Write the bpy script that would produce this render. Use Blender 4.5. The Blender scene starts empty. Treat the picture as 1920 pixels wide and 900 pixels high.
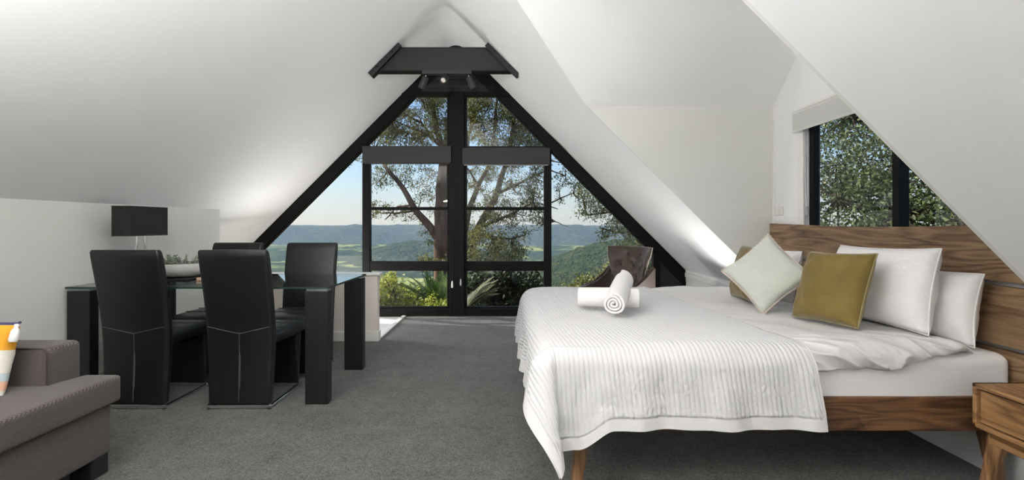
import bpy, bmesh, math, random
import numpy as np
from mathutils import Vector, Matrix

random.seed(7); RNG = np.random.default_rng(7)
PI = math.pi
scn = bpy.context.scene
COL = scn.collection

# ------------------------------------------------------------------ camera
EYE = 1.165; F = 900.0
cam_d = bpy.data.cameras.new('camera'); cam = bpy.data.objects.new('camera', cam_d); COL.objects.link(cam)
cam.location = (0, 0, EYE); cam.rotation_euler = (PI/2, 0, 0)
cam_d.sensor_width = 36; cam_d.lens = 36*F/1920
cam_d.shift_x = 5/1920; cam_d.shift_y = -29/1920
cam_d.clip_start = 0.05; cam_d.clip_end = 12000
scn.camera = cam

# ------------------------------------------------------------------ world, sun, daylight, exposure
w = bpy.data.worlds.new('sky'); scn.world = w; w.use_nodes = True
nt = w.node_tree; nt.nodes.clear()
sky = nt.nodes.new('ShaderNodeTexSky'); sky.sky_type = 'NISHITA'; sky.sun_disc = False
sky.sun_elevation = math.radians(46); sky.sun_rotation = math.radians(-70)
sky.air_density = 1.0; sky.dust_density = 0.35; sky.ozone_density = 1.2; sky.altitude = 300
bg = nt.nodes.new('ShaderNodeBackground'); bg.inputs['Strength'].default_value = 0.125
wo = nt.nodes.new('ShaderNodeOutputWorld')
tint = nt.nodes.new('ShaderNodeMix'); tint.data_type = 'RGBA'; tint.blend_type = 'MULTIPLY'; tint.inputs[0].default_value = 1; tint.inputs[7].default_value = (.82, .95, 1.15, 1)
nt.links.new(sky.outputs[0], tint.inputs[6]); nt.links.new(tint.outputs[2], bg.inputs[0]); nt.links.new(bg.outputs[0], wo.inputs[0])

def lamp(name, typ, loc, aim, **kw):
    l = bpy.data.lights.new(name, typ)
    for k, v in kw.items(): setattr(l, k, v)
    o = bpy.data.objects.new(name, l); COL.objects.link(o); o.location = loc
    o.rotation_euler = (Vector(aim)-Vector(loc)).to_track_quat('-Z', 'Y').to_euler()
    return o
SUN = Vector((-.66, .27, .70)).normalized()
lamp('sun', 'SUN', SUN*50, (0, 0, 0), energy=6.0, angle=math.radians(.6), color=(1, .95, .86))
# fill lights added to brighten the ceilings; made-up stands are built further down
for ux, uy, ue, ut in ((-1.5, .2, 158, 1.05), (.35, -.3, 36, .2), (-.7, -1.75, 50, -.5)): lamp('fill_uplight', 'AREA', (ux, uy, 1.72), (ux*.8, uy+ut, 4), energy=ue, shape='DISK', size=.34, color=(1, .985, .965))
# unseen fill light added in the stairwell, washing across the gable end
lamp('stairwell_fill', 'AREA', (-2.75, 5.3, .28), (1.6, 5.0, 1.3), energy=38, shape='DISK', size=.7, color=(1, .985, .965))
# hidden fill light added behind the bed, washing across the other slope
lamp('floor_fill', 'AREA', (1.89, 4.4, .3), (-1.2, 3.7, 2.3), energy=14, shape='DISK', size=.44, color=(1, .985, .965))
vs = scn.view_settings
vs.view_transform = 'Standard'; vs.look = 'None'; vs.gamma = 1; vs.use_curve_mapping = False; vs.exposure = 0.25
scn.cycles.max_bounces = 10; scn.cycles.diffuse_bounces = 5; scn.cycles.transparent_max_bounces = 24
scn.cycles.volume_bounces = 0

# ------------------------------------------------------------------ helpers
def W(px, py, d):
    """A point of the room seen at px, py of the survey photograph and lying d metres in front of the viewer."""
    return Vector(((px-955)*d/F, d, EYE-(py-421)*d/F))
def srgb(r, g, b):
    f = lambda c: (c/255/12.92) if c/255 <= .04045 else ((c/255+.055)/1.055)**2.4
    return (f(r), f(g), f(b), 1)

def obj(name, me, mat=None, parent=None, smooth=False):
    if isinstance(me, bmesh.types.BMesh):
        bmesh.ops.recalc_face_normals(me, faces=me.faces[:])
        m = bpy.data.meshes.new(name); me.to_mesh(m); me.free(); me = m
    o = bpy.data.objects.new(name, me); COL.objects.link(o)
    if mat: me.materials.append(mat)
    if smooth:
        me.polygons.foreach_set('use_smooth', [True]*len(me.polygons))
        if smooth != 'full':
            try: me.set_sharp_from_angle(angle=math.radians(smooth if smooth is not True else 40))
            except Exception: pass
    if parent: o.parent = parent
    return o
def tag(o, label=None, cat=None, group=None, kind=None):
    if label: o['label'] = label
    if cat: o['category'] = cat
    if group: o['group'] = group
    if kind: o['kind'] = kind
    return o
def thing(name, label, cat, loc=(0, 0, 0), rotz=0, group=None):
    o = bpy.data.objects.new(name, None); COL.objects.link(o)
    o.empty_display_size = .1
    o.location = loc; o.rotation_euler = (0, 0, rotz)
    return tag(o, label, cat, group)
def struct(name, me, mat, label, cat, smooth=False):
    return tag(obj(name, me, mat, None, smooth), label, cat, None, 'structure')
def BM(): return bmesh.new()
def add_box(bm, lo, hi, bev=0, seg=2, M=None):
    lo = Vector(lo); hi = Vector(hi)
    mat = Matrix.Translation((lo+hi)/2) @ Matrix.Diagonal((*(hi-lo), 1))
    if M: mat = M @ mat
    vs_ = bmesh.ops.create_cube(bm, size=1, matrix=mat)['verts']
    if bev:
        es = list({e for v in vs_ for e in v.link_edges})
        bmesh.ops.bevel(bm, geom=es, offset=bev, segments=seg, affect='EDGES', profile=.5)
    return bm
def boxm(lo, hi, bev=0, seg=2): return add_box(BM(), lo, hi, bev, seg)
def add_poly(bm, pts):
    return bm.faces.new([bm.verts.new(p) for p in pts])
def add_prism(bm, pts, vec):
    """extrude polygon pts (3-D) by vec"""
    a = [bm.verts.new(p) for p in pts]; b = [bm.verts.new(Vector(p)+Vector(vec)) for p in pts]
    n = len(pts); bm.faces.new(a); bm.faces.new(b[::-1])
    for i in range(n): bm.faces.new((a[i], a[(i+1) % n], b[(i+1) % n], b[i]))
    return bm
def add_loft(bm, rings, cap=True, closed=True):
    R = [[bm.verts.new(p) for p in r] for r in rings]
    n = len(R[0])
    for i in range(len(R)-1):
        for j in range(n if closed else n-1):
            k = (j+1) % n
            bm.faces.new((R[i][j], R[i][k], R[i+1][k], R[i+1][j]))
    if cap and closed:
        bm.faces.new(R[0][::-1]); bm.faces.new(R[-1])
    return bm
def add_tube(bm, pts, rad, n=8, cap=True):
    pts = [Vector(p) for p in pts]
    if not hasattr(rad, '__len__'): rad = [rad]*len(pts)
    rings = []; up = None
    for i, p in enumerate(pts):
        t = (pts[min(i+1, len(pts)-1)]-pts[max(i-1, 0)])
        if t.length < 1e-9: t = Vector((0, 0, 1))
        t.normalize()
        if up is None: up = t.orthogonal().normalized()
        up = (up-t*up.dot(t)); up = up.normalized() if up.length > 1e-6 else t.orthogonal().normalized()
        sd = t.cross(up)
        rings.append([p+(up*math.cos(2*PI*k/n)+sd*math.sin(2*PI*k/n))*rad[i] for k in range(n)])
    return add_loft(bm, rings, cap)
def add_lathe(bm, prof, n=32, M=None):
    rings = []
    for r, z in prof:
        ring = [Vector((max(r, 1e-4)*math.cos(2*PI*k/n), max(r, 1e-4)*math.sin(2*PI*k/n), z)) for k in range(n)]
        rings.append([M @ p for p in ring] if M else ring)
    return add_loft(bm, rings, True)
def rrect(hw, hh, r, n=4):
    out = []
    for cx, cy, a0 in ((hw-r, hh-r, 0), (-hw+r, hh-r, PI/2), (-hw+r, -hh+r, PI), (hw-r, -hh+r, 1.5*PI)):
        for i in range(n+1):
            a = a0+PI/2*i/n; out.append((cx+r*math.cos(a), cy+r*math.sin(a)))
    return out
def grid_mesh(name, P, closed_u=False, uv=None, mask=None):
    """P: (n,m,3) array -> quad mesh"""
    n, m = P.shape[:2]
    idx = np.arange(n*m).reshape(n, m)
    q = np.stack([idx[:-1, :-1], idx[1:, :-1], idx[1:, 1:], idx[:-1, 1:]], -1)
    if mask is not None: q = q[mask]
    q = q.reshape(-1, 4)
    me = bpy.data.meshes.new(name)
    used = np.unique(q); remap = -np.ones(n*m, int); remap[used] = np.arange(len(used))
    V = P.reshape(-1, 3)[used]; Q = remap[q]
    me.vertices.add(len(V)); me.vertices.foreach_set('co', V.astype(np.float32).ravel())
    me.loops.add(Q.size); me.loops.foreach_set('vertex_index', Q.astype(np.int32).ravel())
    me.polygons.add(len(Q)); me.polygons.foreach_set('loop_start', np.arange(0, Q.size, 4, dtype=np.int32))
    me.update(calc_edges=True)
    if uv is not None:
        ul = me.uv_layers.new(name='uv'); U = uv.reshape(-1, 2)[used][Q.ravel()]
        ul.data.foreach_set('uv', U.astype(np.float32).ravel())
    return me
def grid_normals(P):
    du = np.gradient(P, axis=0); dv = np.gradient(P, axis=1)
    N = np.cross(du, dv); return N/np.maximum(np.linalg.norm(N, axis=-1, keepdims=True), 1e-9)
def snoise(x, y, seed=0, oct=3):
    """cheap smooth noise: sum of rotated sines, about -1..1"""
    r = np.random.default_rng(seed); o = 0*x; a = 1; t = 0; fq = 1.0
    for k in range(oct):
        for j in range(3):
            th = r.uniform(0, 2*PI); ph = r.uniform(0, 2*PI); f = fq*r.uniform(.7, 1.3)
            o = o+a/3*np.sin((x*np.cos(th)+y*np.sin(th))*f*2*PI+ph+1.3*np.sin((y*np.cos(th)-x*np.sin(th))*f*4+ph))
        t += a; a *= .5; fq *= 2
    return o/t*1.5

# ------------------------------------------------------------------ materials
def newmat(name):
    m = bpy.data.materials.new(name); m.use_nodes = True
    return m, m.node_tree, m.node_tree.nodes['Principled BSDF']
def plain(name, c, rough=.6, metal=0, var=.06, vscale=6, bump=0, bscale=80, spec=None, sheen=0, stretch=None, dist=.002):
    m, nt, b = newmat(name); N = nt.nodes; L = nt.links
    tc = N.new('ShaderNodeTexCoord'); mp = N.new('ShaderNodeMapping')
    if stretch: mp.inputs['Scale'].default_value = stretch
    L.new(tc.outputs['Object'], mp.inputs[0])
    n1 = N.new('ShaderNodeTexNoise'); n1.inputs['Scale'].default_value = vscale; n1.inputs['Detail'].default_value = 4
    L.new(mp.outputs[0], n1.inputs[0])
    r = N.new('ShaderNodeValToRGB'); e = r.color_ramp.elements
    e[0].position = .3; e[1].position = .7
    e[0].color = tuple(x*(1-var) for x in c[:3])+(1,); e[1].color = tuple(min(1, x*(1+var)) for x in c[:3])+(1,)
    L.new(n1.outputs[0], r.inputs[0]); L.new(r.outputs[0], b.inputs['Base Color'])
    b.inputs['Roughness'].default_value = rough; b.inputs['Metallic'].default_value = metal
    if spec is not None: b.inputs['Specular IOR Level'].default_value = spec
    if sheen: b.inputs['Sheen Weight'].default_value = sheen; b.inputs['Sheen Roughness'].default_value = .4
    if bump:
        n2 = N.new('ShaderNodeTexNoise'); n2.inputs['Scale'].default_value = bscale; n2.inputs['Detail'].default_value = 3
        L.new(mp.outputs[0], n2.inputs[0])
        bp = N.new('ShaderNodeBump'); bp.inputs['Strength'].default_value = bump; bp.inputs['Distance'].default_value = dist
        L.new(n2.outputs[0], bp.inputs['Height']); L.new(bp.outputs[0], b.inputs['Normal'])
    return m
def wood(name, dark, mid, light, axis='Y', rough=.45, k=1.0):
    m, nt, b = newmat(name); N = nt.nodes; L = nt.links
    tc = N.new('ShaderNodeTexCoord'); mp = N.new('ShaderNodeMapping')
    sc = {'X': (.35, 3, 3), 'Y': (3, .35, 3), 'Z': (3, 3, .35)}[axis]
    mp.inputs['Scale'].default_value = tuple(s*k for s in sc)
    L.new(tc.outputs['Object'], mp.inputs[0])
    n0 = N.new('ShaderNodeTexNoise'); n0.inputs['Scale'].default_value = 1.6; n0.inputs['Detail'].default_value = 2; n0.inputs['Distortion'].default_value = .6
    L.new(mp.outputs[0], n0.inputs[0])
    # growth rings: contour lines of the slow noise
    mu = N.new('ShaderNodeMath'); mu.operation = 'MULTIPLY'; mu.inputs[1].default_value = 26
    L.new(n0.outputs[0], mu.inputs[0])
    fr = N.new('ShaderNodeMath'); fr.operation = 'PINGPONG'; fr.inputs[1].default_value = 1; L.new(mu.outputs[0], fr.inputs[0])
    mp2 = N.new('ShaderNodeMapping'); s2 = {'X': (2.5, 90, 90), 'Y': (90, 2.5, 90), 'Z': (90, 90, 2.5)}[axis]
    mp2.inputs['Scale'].default_value = s2; L.new(tc.outputs['Object'], mp2.inputs[0])
    n1 = N.new('ShaderNodeTexNoise'); n1.inputs['Scale'].default_value = 1.4; n1.inputs['Detail'].default_value = 3; L.new(mp2.outputs[0], n1.inputs[0])
    # staves of slightly different tone
    mp3 = N.new('ShaderNodeMapping'); s3 = {'X': (1.6, 9, 9), 'Y': (9, 1.6, 9), 'Z': (9, 9, 1.6)}[axis]
    mp3.inputs['Scale'].default_value = s3; L.new(tc.outputs['Object'], mp3.inputs[0])
    vo = N.new('ShaderNodeTexVoronoi'); vo.inputs['Scale'].default_value = 1.2; L.new(mp3.outputs[0], vo.inputs[0])
    a1 = N.new('ShaderNodeMath'); a1.operation = 'MULTIPLY_ADD'; a1.inputs[1].default_value = .34; L.new(fr.outputs[0], a1.inputs[0])
    a2 = N.new('ShaderNodeMath'); a2.operation = 'MULTIPLY_ADD'; a2.inputs[1].default_value = .62; L.new(n1.outputs[0], a2.inputs[0])
    sp = N.new('ShaderNodeSeparateColor'); L.new(vo.outputs['Color'], sp.inputs[0])
    a3 = N.new('ShaderNodeMath'); a3.operation = 'MULTIPLY'; a3.inputs[1].default_value = .22; L.new(sp.outputs[0], a3.inputs[0])
    L.new(a3.outputs[0], a2.inputs[2]); L.new(a2.outputs[0], a1.inputs[2])
    r = N.new('ShaderNodeValToRGB'); e = r.color_ramp.elements
    e[0].position = .25; e[0].color = dark; e[1].position = .85; e[1].color = light
    q = e.new(.52); q.color = mid
    L.new(a1.outputs[0], r.inputs[0]); L.new(r.outputs[0], b.inputs['Base Color'])
    b.inputs['Roughness'].default_value = rough
    bp = N.new('ShaderNodeBump'); bp.inputs['Strength'].default_value = .25; bp.inputs['Distance'].default_value = .002
    L.new(a1.outputs[0], bp.inputs['Height']); L.new(bp.outputs[0], b.inputs['Normal'])
    return m
def glassmat(name, tint=(1, 1, 1, 1), ior=1.5):
    m = bpy.data.materials.new(name); m.use_nodes = True; nt = m.node_tree; nt.nodes.clear(); N = nt.nodes
    t = N.new('ShaderNodeBsdfTransparent'); t.inputs[0].default_value = tint
    g = N.new('ShaderNodeBsdfGlossy'); g.inputs['Roughness'].default_value = .0
    lw = N.new('ShaderNodeLayerWeight'); lw.inputs['Blend'].default_value = .5
    pw = N.new('ShaderNodeMath'); pw.operation = 'POWER'; pw.inputs[1].default_value = 4.5; nt.links.new(lw.outputs['Facing'], pw.inputs[0])
    fz = N.new('ShaderNodeMath'); fz.operation = 'MULTIPLY_ADD'; f0 = ((ior-1)/(ior+1))**2; fz.inputs[1].default_value = 1-f0; fz.inputs[2].default_value = f0; nt.links.new(pw.outputs[0], fz.inputs[0])
    mx = N.new('ShaderNodeMixShader'); o = N.new('ShaderNodeOutputMaterial')
    for a, b_ in ((fz.outputs[0], mx.inputs[0]), (t.outputs[0], mx.inputs[1]), (g.outputs[0], mx.inputs[2]), (mx.outputs[0], o.inputs[0])): nt.links.new(a, b_)
    return m
def leafmat(name, c1, c2, c3, trans=.35):
    m = bpy.data.materials.new(name); m.use_nodes = True; nt = m.node_tree; nt.nodes.clear(); N = nt.nodes; L = nt.links
    ge = N.new('ShaderNodeNewGeometry'); r = N.new('ShaderNodeValToRGB'); e = r.color_ramp.elements
    e[0].position = 0; e[0].color = c1; e[1].position = 1; e[1].color = c3; q = e.new(.55); q.color = c2
    L.new(ge.outputs['Random Per Island'], r.inputs[0])
    p = N.new('ShaderNodeBsdfPrincipled'); p.inputs['Roughness'].default_value = .5; L.new(r.outputs[0], p.inputs['Base Color'])
    p.inputs['Specular IOR Level'].default_value = .35
    t = N.new('ShaderNodeBsdfTranslucent'); L.new(r.outputs[0], t.inputs[0])
    mx = N.new('ShaderNodeMixShader'); mx.inputs[0].default_value = trans; o = N.new('ShaderNodeOutputMaterial')
    L.new(p.outputs[0], mx.inputs[1]); L.new(t.outputs[0], mx.inputs[2]); L.new(mx.outputs[0], o.inputs[0])
    return m
def weave(name, c, scale=160, rough=.85, amt=.25, bump=.5, sheen=.2, ang=.6):
    m, nt, b = newmat(name); N = nt.nodes; L = nt.links
    tc = N.new('ShaderNodeTexCoord'); mp = N.new('ShaderNodeMapping'); mp.inputs['Rotation'].default_value = (ang, ang*.8, ang)
    L.new(tc.outputs['Object'], mp.inputs[0])
    wv = N.new('ShaderNodeTexWave'); wv.inputs['Scale'].default_value = scale/6; wv.inputs['Distortion'].default_value = 1.2; wv.inputs['Detail Scale'].default_value = 8
    L.new(mp.outputs[0], wv.inputs[0])
    ns = N.new('ShaderNodeTexNoise'); ns.inputs['Scale'].default_value = scale*1.6; L.new(tc.outputs['Object'], ns.inputs[0])
    ad = N.new('ShaderNodeMath'); ad.operation = 'MULTIPLY'; L.new(wv.outputs['Fac'], ad.inputs[0]); L.new(ns.outputs[0], ad.inputs[1])
    r = N.new('ShaderNodeValToRGB'); e = r.color_ramp.elements; e[0].position = .05; e[1].position = .5
    e[0].color = tuple(x*(1-amt) for x in c[:3])+(1,); e[1].color = tuple(min(1, x*(1+amt)) for x in c[:3])+(1,)
    L.new(ad.outputs[0], r.inputs[0]); L.new(r.outputs[0], b.inputs['Base Color'])
    b.inputs['Roughness'].default_value = rough; b.inputs['Sheen Weight'].default_value = sheen
    bp = N.new('ShaderNodeBump'); bp.inputs['Strength'].default_value = bump; bp.inputs['Distance'].default_value = .002
    L.new(ad.outputs[0], bp.inputs['Height']); L.new(bp.outputs[0], b.inputs['Normal'])
    return m
def carpetmat():
    m, nt, b = newmat('carpet'); N = nt.nodes; L = nt.links
    tc = N.new('ShaderNodeTexCoord')
    def noise(s, d=2, dist=0):
        n = N.new('ShaderNodeTexNoise'); n.inputs['Scale'].default_value = s; n.inputs['Detail'].default_value = d; n.inputs['Distortion'].default_value = dist
        L.new(tc.outputs['Object'], n.inputs[0]); return n
    fine = noise(120, 3); mid = noise(45, 3); big = noise(3.2, 4, .8); tuft = noise(14, 3, .5)
    r = N.new('ShaderNodeValToRGB'); e = r.color_ramp.elements; e[0].position = .36; e[1].position = .68
    e[0].color = (.018, .019, .0175, 1); e[1].color = (.175, .176, .162, 1)
    ad = N.new('ShaderNodeMath'); ad.operation = 'MULTIPLY_ADD'; ad.inputs[1].default_value = .55; L.new(fine.outputs[0], ad.inputs[0])
    a2 = N.new('ShaderNodeMath'); a2.operation = 'MULTIPLY_ADD'; a2.inputs[1].default_value = .22; L.new(mid.outputs[0], a2.inputs[0])
    a3 = N.new('ShaderNodeMath'); a3.operation = 'MULTIPLY_ADD'; a3.inputs[1].default_value = .13; L.new(tuft.outputs[0], a3.inputs[0])
    a4 = N.new('ShaderNodeMath'); a4.operation = 'MULTIPLY'; a4.inputs[1].default_value = .12; L.new(big.outputs[0], a4.inputs[0])
    L.new(a4.outputs[0], a3.inputs[2]); L.new(a3.outputs[0], a2.inputs[2]); L.new(a2.outputs[0], ad.inputs[2])
    L.new(ad.outputs[0], r.inputs[0]); L.new(r.outputs[0], b.inputs['Base Color'])
    b.inputs['Roughness'].default_value = .95; b.inputs['Sheen Weight'].default_value = .15; b.inputs['Specular IOR Level'].default_value = .1
    bp = N.new('ShaderNodeBump'); bp.inputs['Strength'].default_value = .7; bp.inputs['Distance'].default_value = .006
    L.new(ad.outputs[0], bp.inputs['Height']); L.new(bp.outputs[0], b.inputs['Normal'])
    return m

M = {}
M['plaster'] = plain('plaster', srgb(240, 240, 240), .9, var=.01, vscale=1.2, bump=.12, bscale=6, dist=.004)
M['greywall'] = plain('grey_paint', srgb(222, 222, 216), .9, var=.02, vscale=1.5, bump=.08, bscale=20)
M['whitetrim'] = plain('white_gloss_trim', srgb(236, 234, 228), .35, var=.02)
M['halfwall'] = plain('cream_boards', srgb(236, 226, 216), .5, var=.03, vscale=3, stretch=(6, 6, .6))
M['black'] = plain('black_frame_paint', srgb(6, 6, 6), .55, var=.12, vscale=9, spec=.18)
M['blackmatt'] = plain('black_matt_boards', srgb(9, 9, 9), .6, var=.15, vscale=5)
M['pelmet'] = plain('charcoal_blind_cassette', srgb(37, 37, 37), .6, var=.06, vscale=10)
M['beam'] = plain('black_steel', srgb(17, 18, 17), .55, var=.1, vscale=8)
M['carpet'] = carpetmat()
M['glass'] = glassmat('window_glass', (.97, .985, .98, 1), 1.3)
M['tableglass'] = glassmat('table_glass', (.86, .93, .91, 1), 1.5)
M['glassedge'] = plain('glass_edge', srgb(38, 60, 56), .15)
M['chrome'] = plain('chrome', (.8, .8, .8, 1), .12, 1, var=.03)
M['leather'] = plain('black_leather', srgb(17, 17, 18), .4, var=.15, vscale=12, bump=.25, bscale=220)
M['seam'] = plain('seam_thread', srgb(64, 64, 66), .6)
M['blackwood'] = plain('black_lacquer', srgb(17, 18, 19), .42, var=.12, vscale=20, stretch=(4, 4, .5))
M['sofa'] = weave('brown_grey_tweed', srgb(80, 71, 68), 430, .9, .55, .8, .15)
M['sofapipe'] = plain('sofa_piping', srgb(56, 49, 47), .9)
M['darkleg'] = plain('dark_leg', srgb(20, 20, 22), .5)
M['shade'] = weave('black_linen_shade', srgb(30, 29, 28), 420, .85, .25, .3, 0)
M['ceramic'] = plain('pale_stone', srgb(196, 196, 192), .5, var=.05, vscale=12)
M['linen'] = plain('white_cotton', srgb(240, 238, 236), .85, var=.012, vscale=4, bump=.12, bscale=30, sheen=.1, dist=.003)
M['quilt'] = plain('white_quilted_cotton', srgb(210, 209, 209), .85, var=.012, vscale=5, bump=.35, bscale=110, sheen=.08, stretch=(.35, 1, 1), dist=.002)
M['duvet'] = plain('white_duvet_cotton', srgb(218, 216, 214), .8, var=.012, vscale=4, bump=.1, bscale=40, dist=.003)
M['sheet'] = plain('white_sheet', srgb(238, 236, 235), .8, var=.015, vscale=3, bump=.25, bscale=9, stretch=(.4, 3, 3), dist=.004)
M['waffle'] = plain('white_waffle_cotton', srgb(240, 238, 236), .9, var=.01, bump=.6, bscale=75, dist=.004)
M['towel'] = plain('white_terry', srgb(243, 240, 238), .95, var=.02, bump=.6, bscale=260, sheen=.25, dist=.003)
M['olive'] = plain('olive_velvet', srgb(114, 95, 42), .8, var=.14, vscale=7, bump=.15, bscale=160, sheen=.35)
M['olivepipe'] = plain('olive_cushion_edge', srgb(138, 128, 90), .9)
M['sage'] = weave('sage_ribbed_cotton', srgb(205, 208, 197), 330, .9, .13, .7, .1, 0)
M['pinkpipe'] = plain('blush_piping', srgb(200, 182, 170), .9)
M['oakY'] = wood('oiled_oak_across', srgb(54, 38, 26), srgb(112, 86, 62), srgb(150, 122, 92), 'Y')
M['oakX'] = wood('oiled_oak_along', srgb(40, 24, 14), srgb(86, 57, 36), srgb(124, 88, 56), 'X')
M['oakZ'] = wood('oiled_oak_leg', srgb(62, 42, 26), srgb(110, 80, 52), srgb(142, 108, 74), 'Z')
M['standY'] = wood('light_oak_stand', srgb(70, 46, 26), srgb(134, 98, 62), srgb(170, 130, 86), 'Y', k=1.3)
M['standZ'] = wood('light_oak_leg', srgb(84, 58, 34), srgb(134, 98, 64), srgb(166, 128, 86), 'Z', k=1.3)
M['velvet'] = plain('brown_velvet', srgb(58, 42, 32), .5, var=.12, vscale=9, sheen=.35)
M['velvetdark'] = plain('brown_velvet_button', srgb(60, 44, 34), .7)
M['brass'] = plain('pale_nailheads', srgb(214, 206, 190), .3, .8)
M['plastic'] = plain('white_plastic', srgb(232, 231, 226), .4, var=.01)
M['greyplastic'] = plain('grey_plastic', srgb(150, 150, 148), .5)
M['blindcloth'] = weave('pale_blind_cloth', srgb(205, 205, 200), 300, .9, .1, .3, 0, 0)
M['lens'] = plain('spot_lens', srgb(225, 215, 205), .25)
M['bark'] = plain('gum_bark', srgb(122, 92, 72), .9, var=.45, vscale=2.2, bump=.5, bscale=12, stretch=(3, 3, .6), dist=.03)
M['twig'] = plain('grey_twig', srgb(104, 84, 68), .9, var=.25, vscale=3)
M['darktwig'] = plain('dark_twig', srgb(58, 48, 40), .9, var=.25, vscale=3)
M['gumleaf'] = leafmat('gum_leaves', srgb(74, 80, 42), srgb(124, 126, 70), srgb(184, 172, 104), .35)
M['gumleaf2'] = leafmat('pale_gum_leaves', srgb(94, 100, 56), srgb(146, 146, 86), srgb(198, 188, 124), .35)
M['limeleaf'] = leafmat('yellow_green_leaves', srgb(112, 130, 36), srgb(180, 186, 66), srgb(236, 226, 120), .45)
M['darkleaf'] = leafmat('dark_glossy_leaves', srgb(20, 28, 14), srgb(40, 50, 26), srgb(84, 92, 50), .15)
M['hedgeleaf'] = leafmat('hedge_leaves', srgb(50, 64, 30), srgb(88, 104, 54), srgb(158, 166, 110), .25)
M['frond'] = leafmat('cycad_frond', srgb(58, 84, 30), srgb(88, 118, 42), srgb(124, 146, 62), .35)
M['frondpale'] = leafmat('dry_frond', srgb(70, 76, 42), srgb(104, 106, 68), srgb(140, 134, 96), .25)
M['succulent'] = leafmat('grey_green_succulent', srgb(96, 108, 92), srgb(134, 144, 126), srgb(172, 178, 160), .1)

# ------------------------------------------------------------------ the room shell
AX, AZ = -.685, 3.52          # ridge
XL, XR = -2.89, 2.25          # side walls
XK = -3.66                    # low wall beyond the stairwell
DW = 6.13; DB = -2.9          # window wall, rear wall
D1, D2 = 1.755, 4.085         # dormer opening
YH = 4.79                     # half wall / end of the tall side wall
zs = lambda x: AZ-abs(x-AX)
# floor: carpet L-shape
bm = BM(); add_prism(bm, [(XL-.05, DB, 0), (XR+.05, DB, 0), (XR+.05, DW+.02, 0), (-1.314, DW+.02, 0), (-1.314, YH, 0), (XL-.05, YH, 0)], (0, 0, -.12))
struct('floor', bm, M['carpet'], 'charcoal grey carpet covering the loft floor', 'floor')
# ceilings (main slopes with a softly rounded ridge)
def ridge_prof(n=9, r=.16):
    out = []
    for i in range(n):
        a = PI/4-PI/2*i/(n-1)
        out.append((AX-math.sin(a)*r, AZ-r*math.sqrt(2)+math.cos(a)*r))
    return out
TH = .14
def slope_left(y0, y1, xlow):
    rp = [p for p in ridge_prof() if p[0] <= AX+1e-6]
    prof = [(xlow, zs(xlow))]+rp
    up = [(x-TH*.7, z+TH*.7) for x, z in prof[:-1]]+[(AX, AZ+TH*1.2)]
    bm = BM(); add_prism(bm, [(x, y0, z) for x, z in prof+up[::-1]], (0, y1-y0, 0)); return bm
def slope_right(y0, y1, xlow):
    rp = [p for p in ridge_prof() if p[0] >= AX-1e-6]
    prof = rp+[(xlow, zs(xlow))]
    up = [(AX, AZ+TH*1.2)]+[(x+TH*.7, z+TH*.7) for x, z in prof[1:]]
    bm = BM(); add_prism(bm, [(x, y0, z) for x, z in prof+up[::-1]], (0, y1-y0, 0)); return bm
bm = slope_left(DB-.3, YH, XL-.12); struct('ceiling', bm, M['plaster'], 'white sloping plaster ceiling above the dining table', 'ceiling', 30)
bm = slope_left(YH, DW+.12, XK-.2); struct('ceiling', bm, M['plaster'], 'white sloping ceiling over the stairwell corner', 'ceiling', 30)
bm = slope_right(D2+.02, DW+.12, XR+.3); struct('ceiling', bm, M['plaster'], 'white sloping ceiling between gable window and bed recess', 'ceiling', 30)
bm = slope_right(DB-.3, D1-.02, XR+.3); struct('ceiling', bm, M['plaster'], 'white sloping ceiling in the near right corner', 'ceiling', 30)
# dormer: the main slope above it and its own gable roof
ZC = 2.17; DM = (D1+D2)/2; ZR = ZC+(DM-D1)*.955       # eaves and ridge of the dormer
xs_of = lambda z: AX+(AZ-z)
vx, vz = xs_of(ZR), ZR
rp = [p for p in ridge_prof() if p[0] >= AX-1e-6]
bm = BM()
for y0, y1, s in ((D1, DM, 0), (DM, D2, 1)):
    ye = D1-.02 if s == 0 else D2+.02
    low = [(xs_of(ZC), ye, ZC), (vx, DM, vz)]
    e = rp[-1]
    add_prism(bm, [(e[0], ye, e[1]), low[0], low[1], (e[0], DM, e[1])], (.01, 0, .01))
for (xa, za), (xb, zb) in zip(rp[:-1], rp[1:]):
    add_prism(bm, [(xa, D1-.02, za), (xb, D1-.02, zb), (xb, D2+.02, zb), (xa, D2+.02, za)], (.01, 0, .012))
struct('ceiling', bm, M['plaster'], 'white ceiling strip between the ridge and the bed recess valley', 'ceiling', 30)
XO = XR+.12
for nm, ye, lb in (('ceiling', D2, 'white sloping dormer ceiling above the far grey cheek wall'), ('ceiling', D1, 'white sloping dormer ceiling over the near side of the bed')):
    bm = BM(); add_prism(bm, [(xs_of(ZC), ye, ZC), (XO, ye, ZC), (XO, DM, ZR), (vx, DM, ZR)], (0, .05 if ye == D2 else -.05, .06))
    struct(nm, bm, M['plaster'], lb, 'ceiling')
# cheek walls
bm = BM(); add_prism(bm, [(xs_of(ZC), D2, ZC), (XO, D2, ZC), (XO, D2, 0), (XR, D2, 0), (XR, D2, zs(XR))], (0, .02, 0))
struct('wall_dormer_far', bm, M['greywall'], 'pale grey triangular cheek wall beside the headboard', 'wall')
bm = BM(); add_prism(bm, [(xs_of(ZC), D1, ZC), (XO, D1, ZC), (XO, D1, 0), (XR, D1, 0), (XR, D1, zs(XR))], (0, -.02, 0))
struct('wall_dormer_near', bm, M['greywall'], 'pale grey cheek wall on the near side of the bed recess', 'wall')
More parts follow.
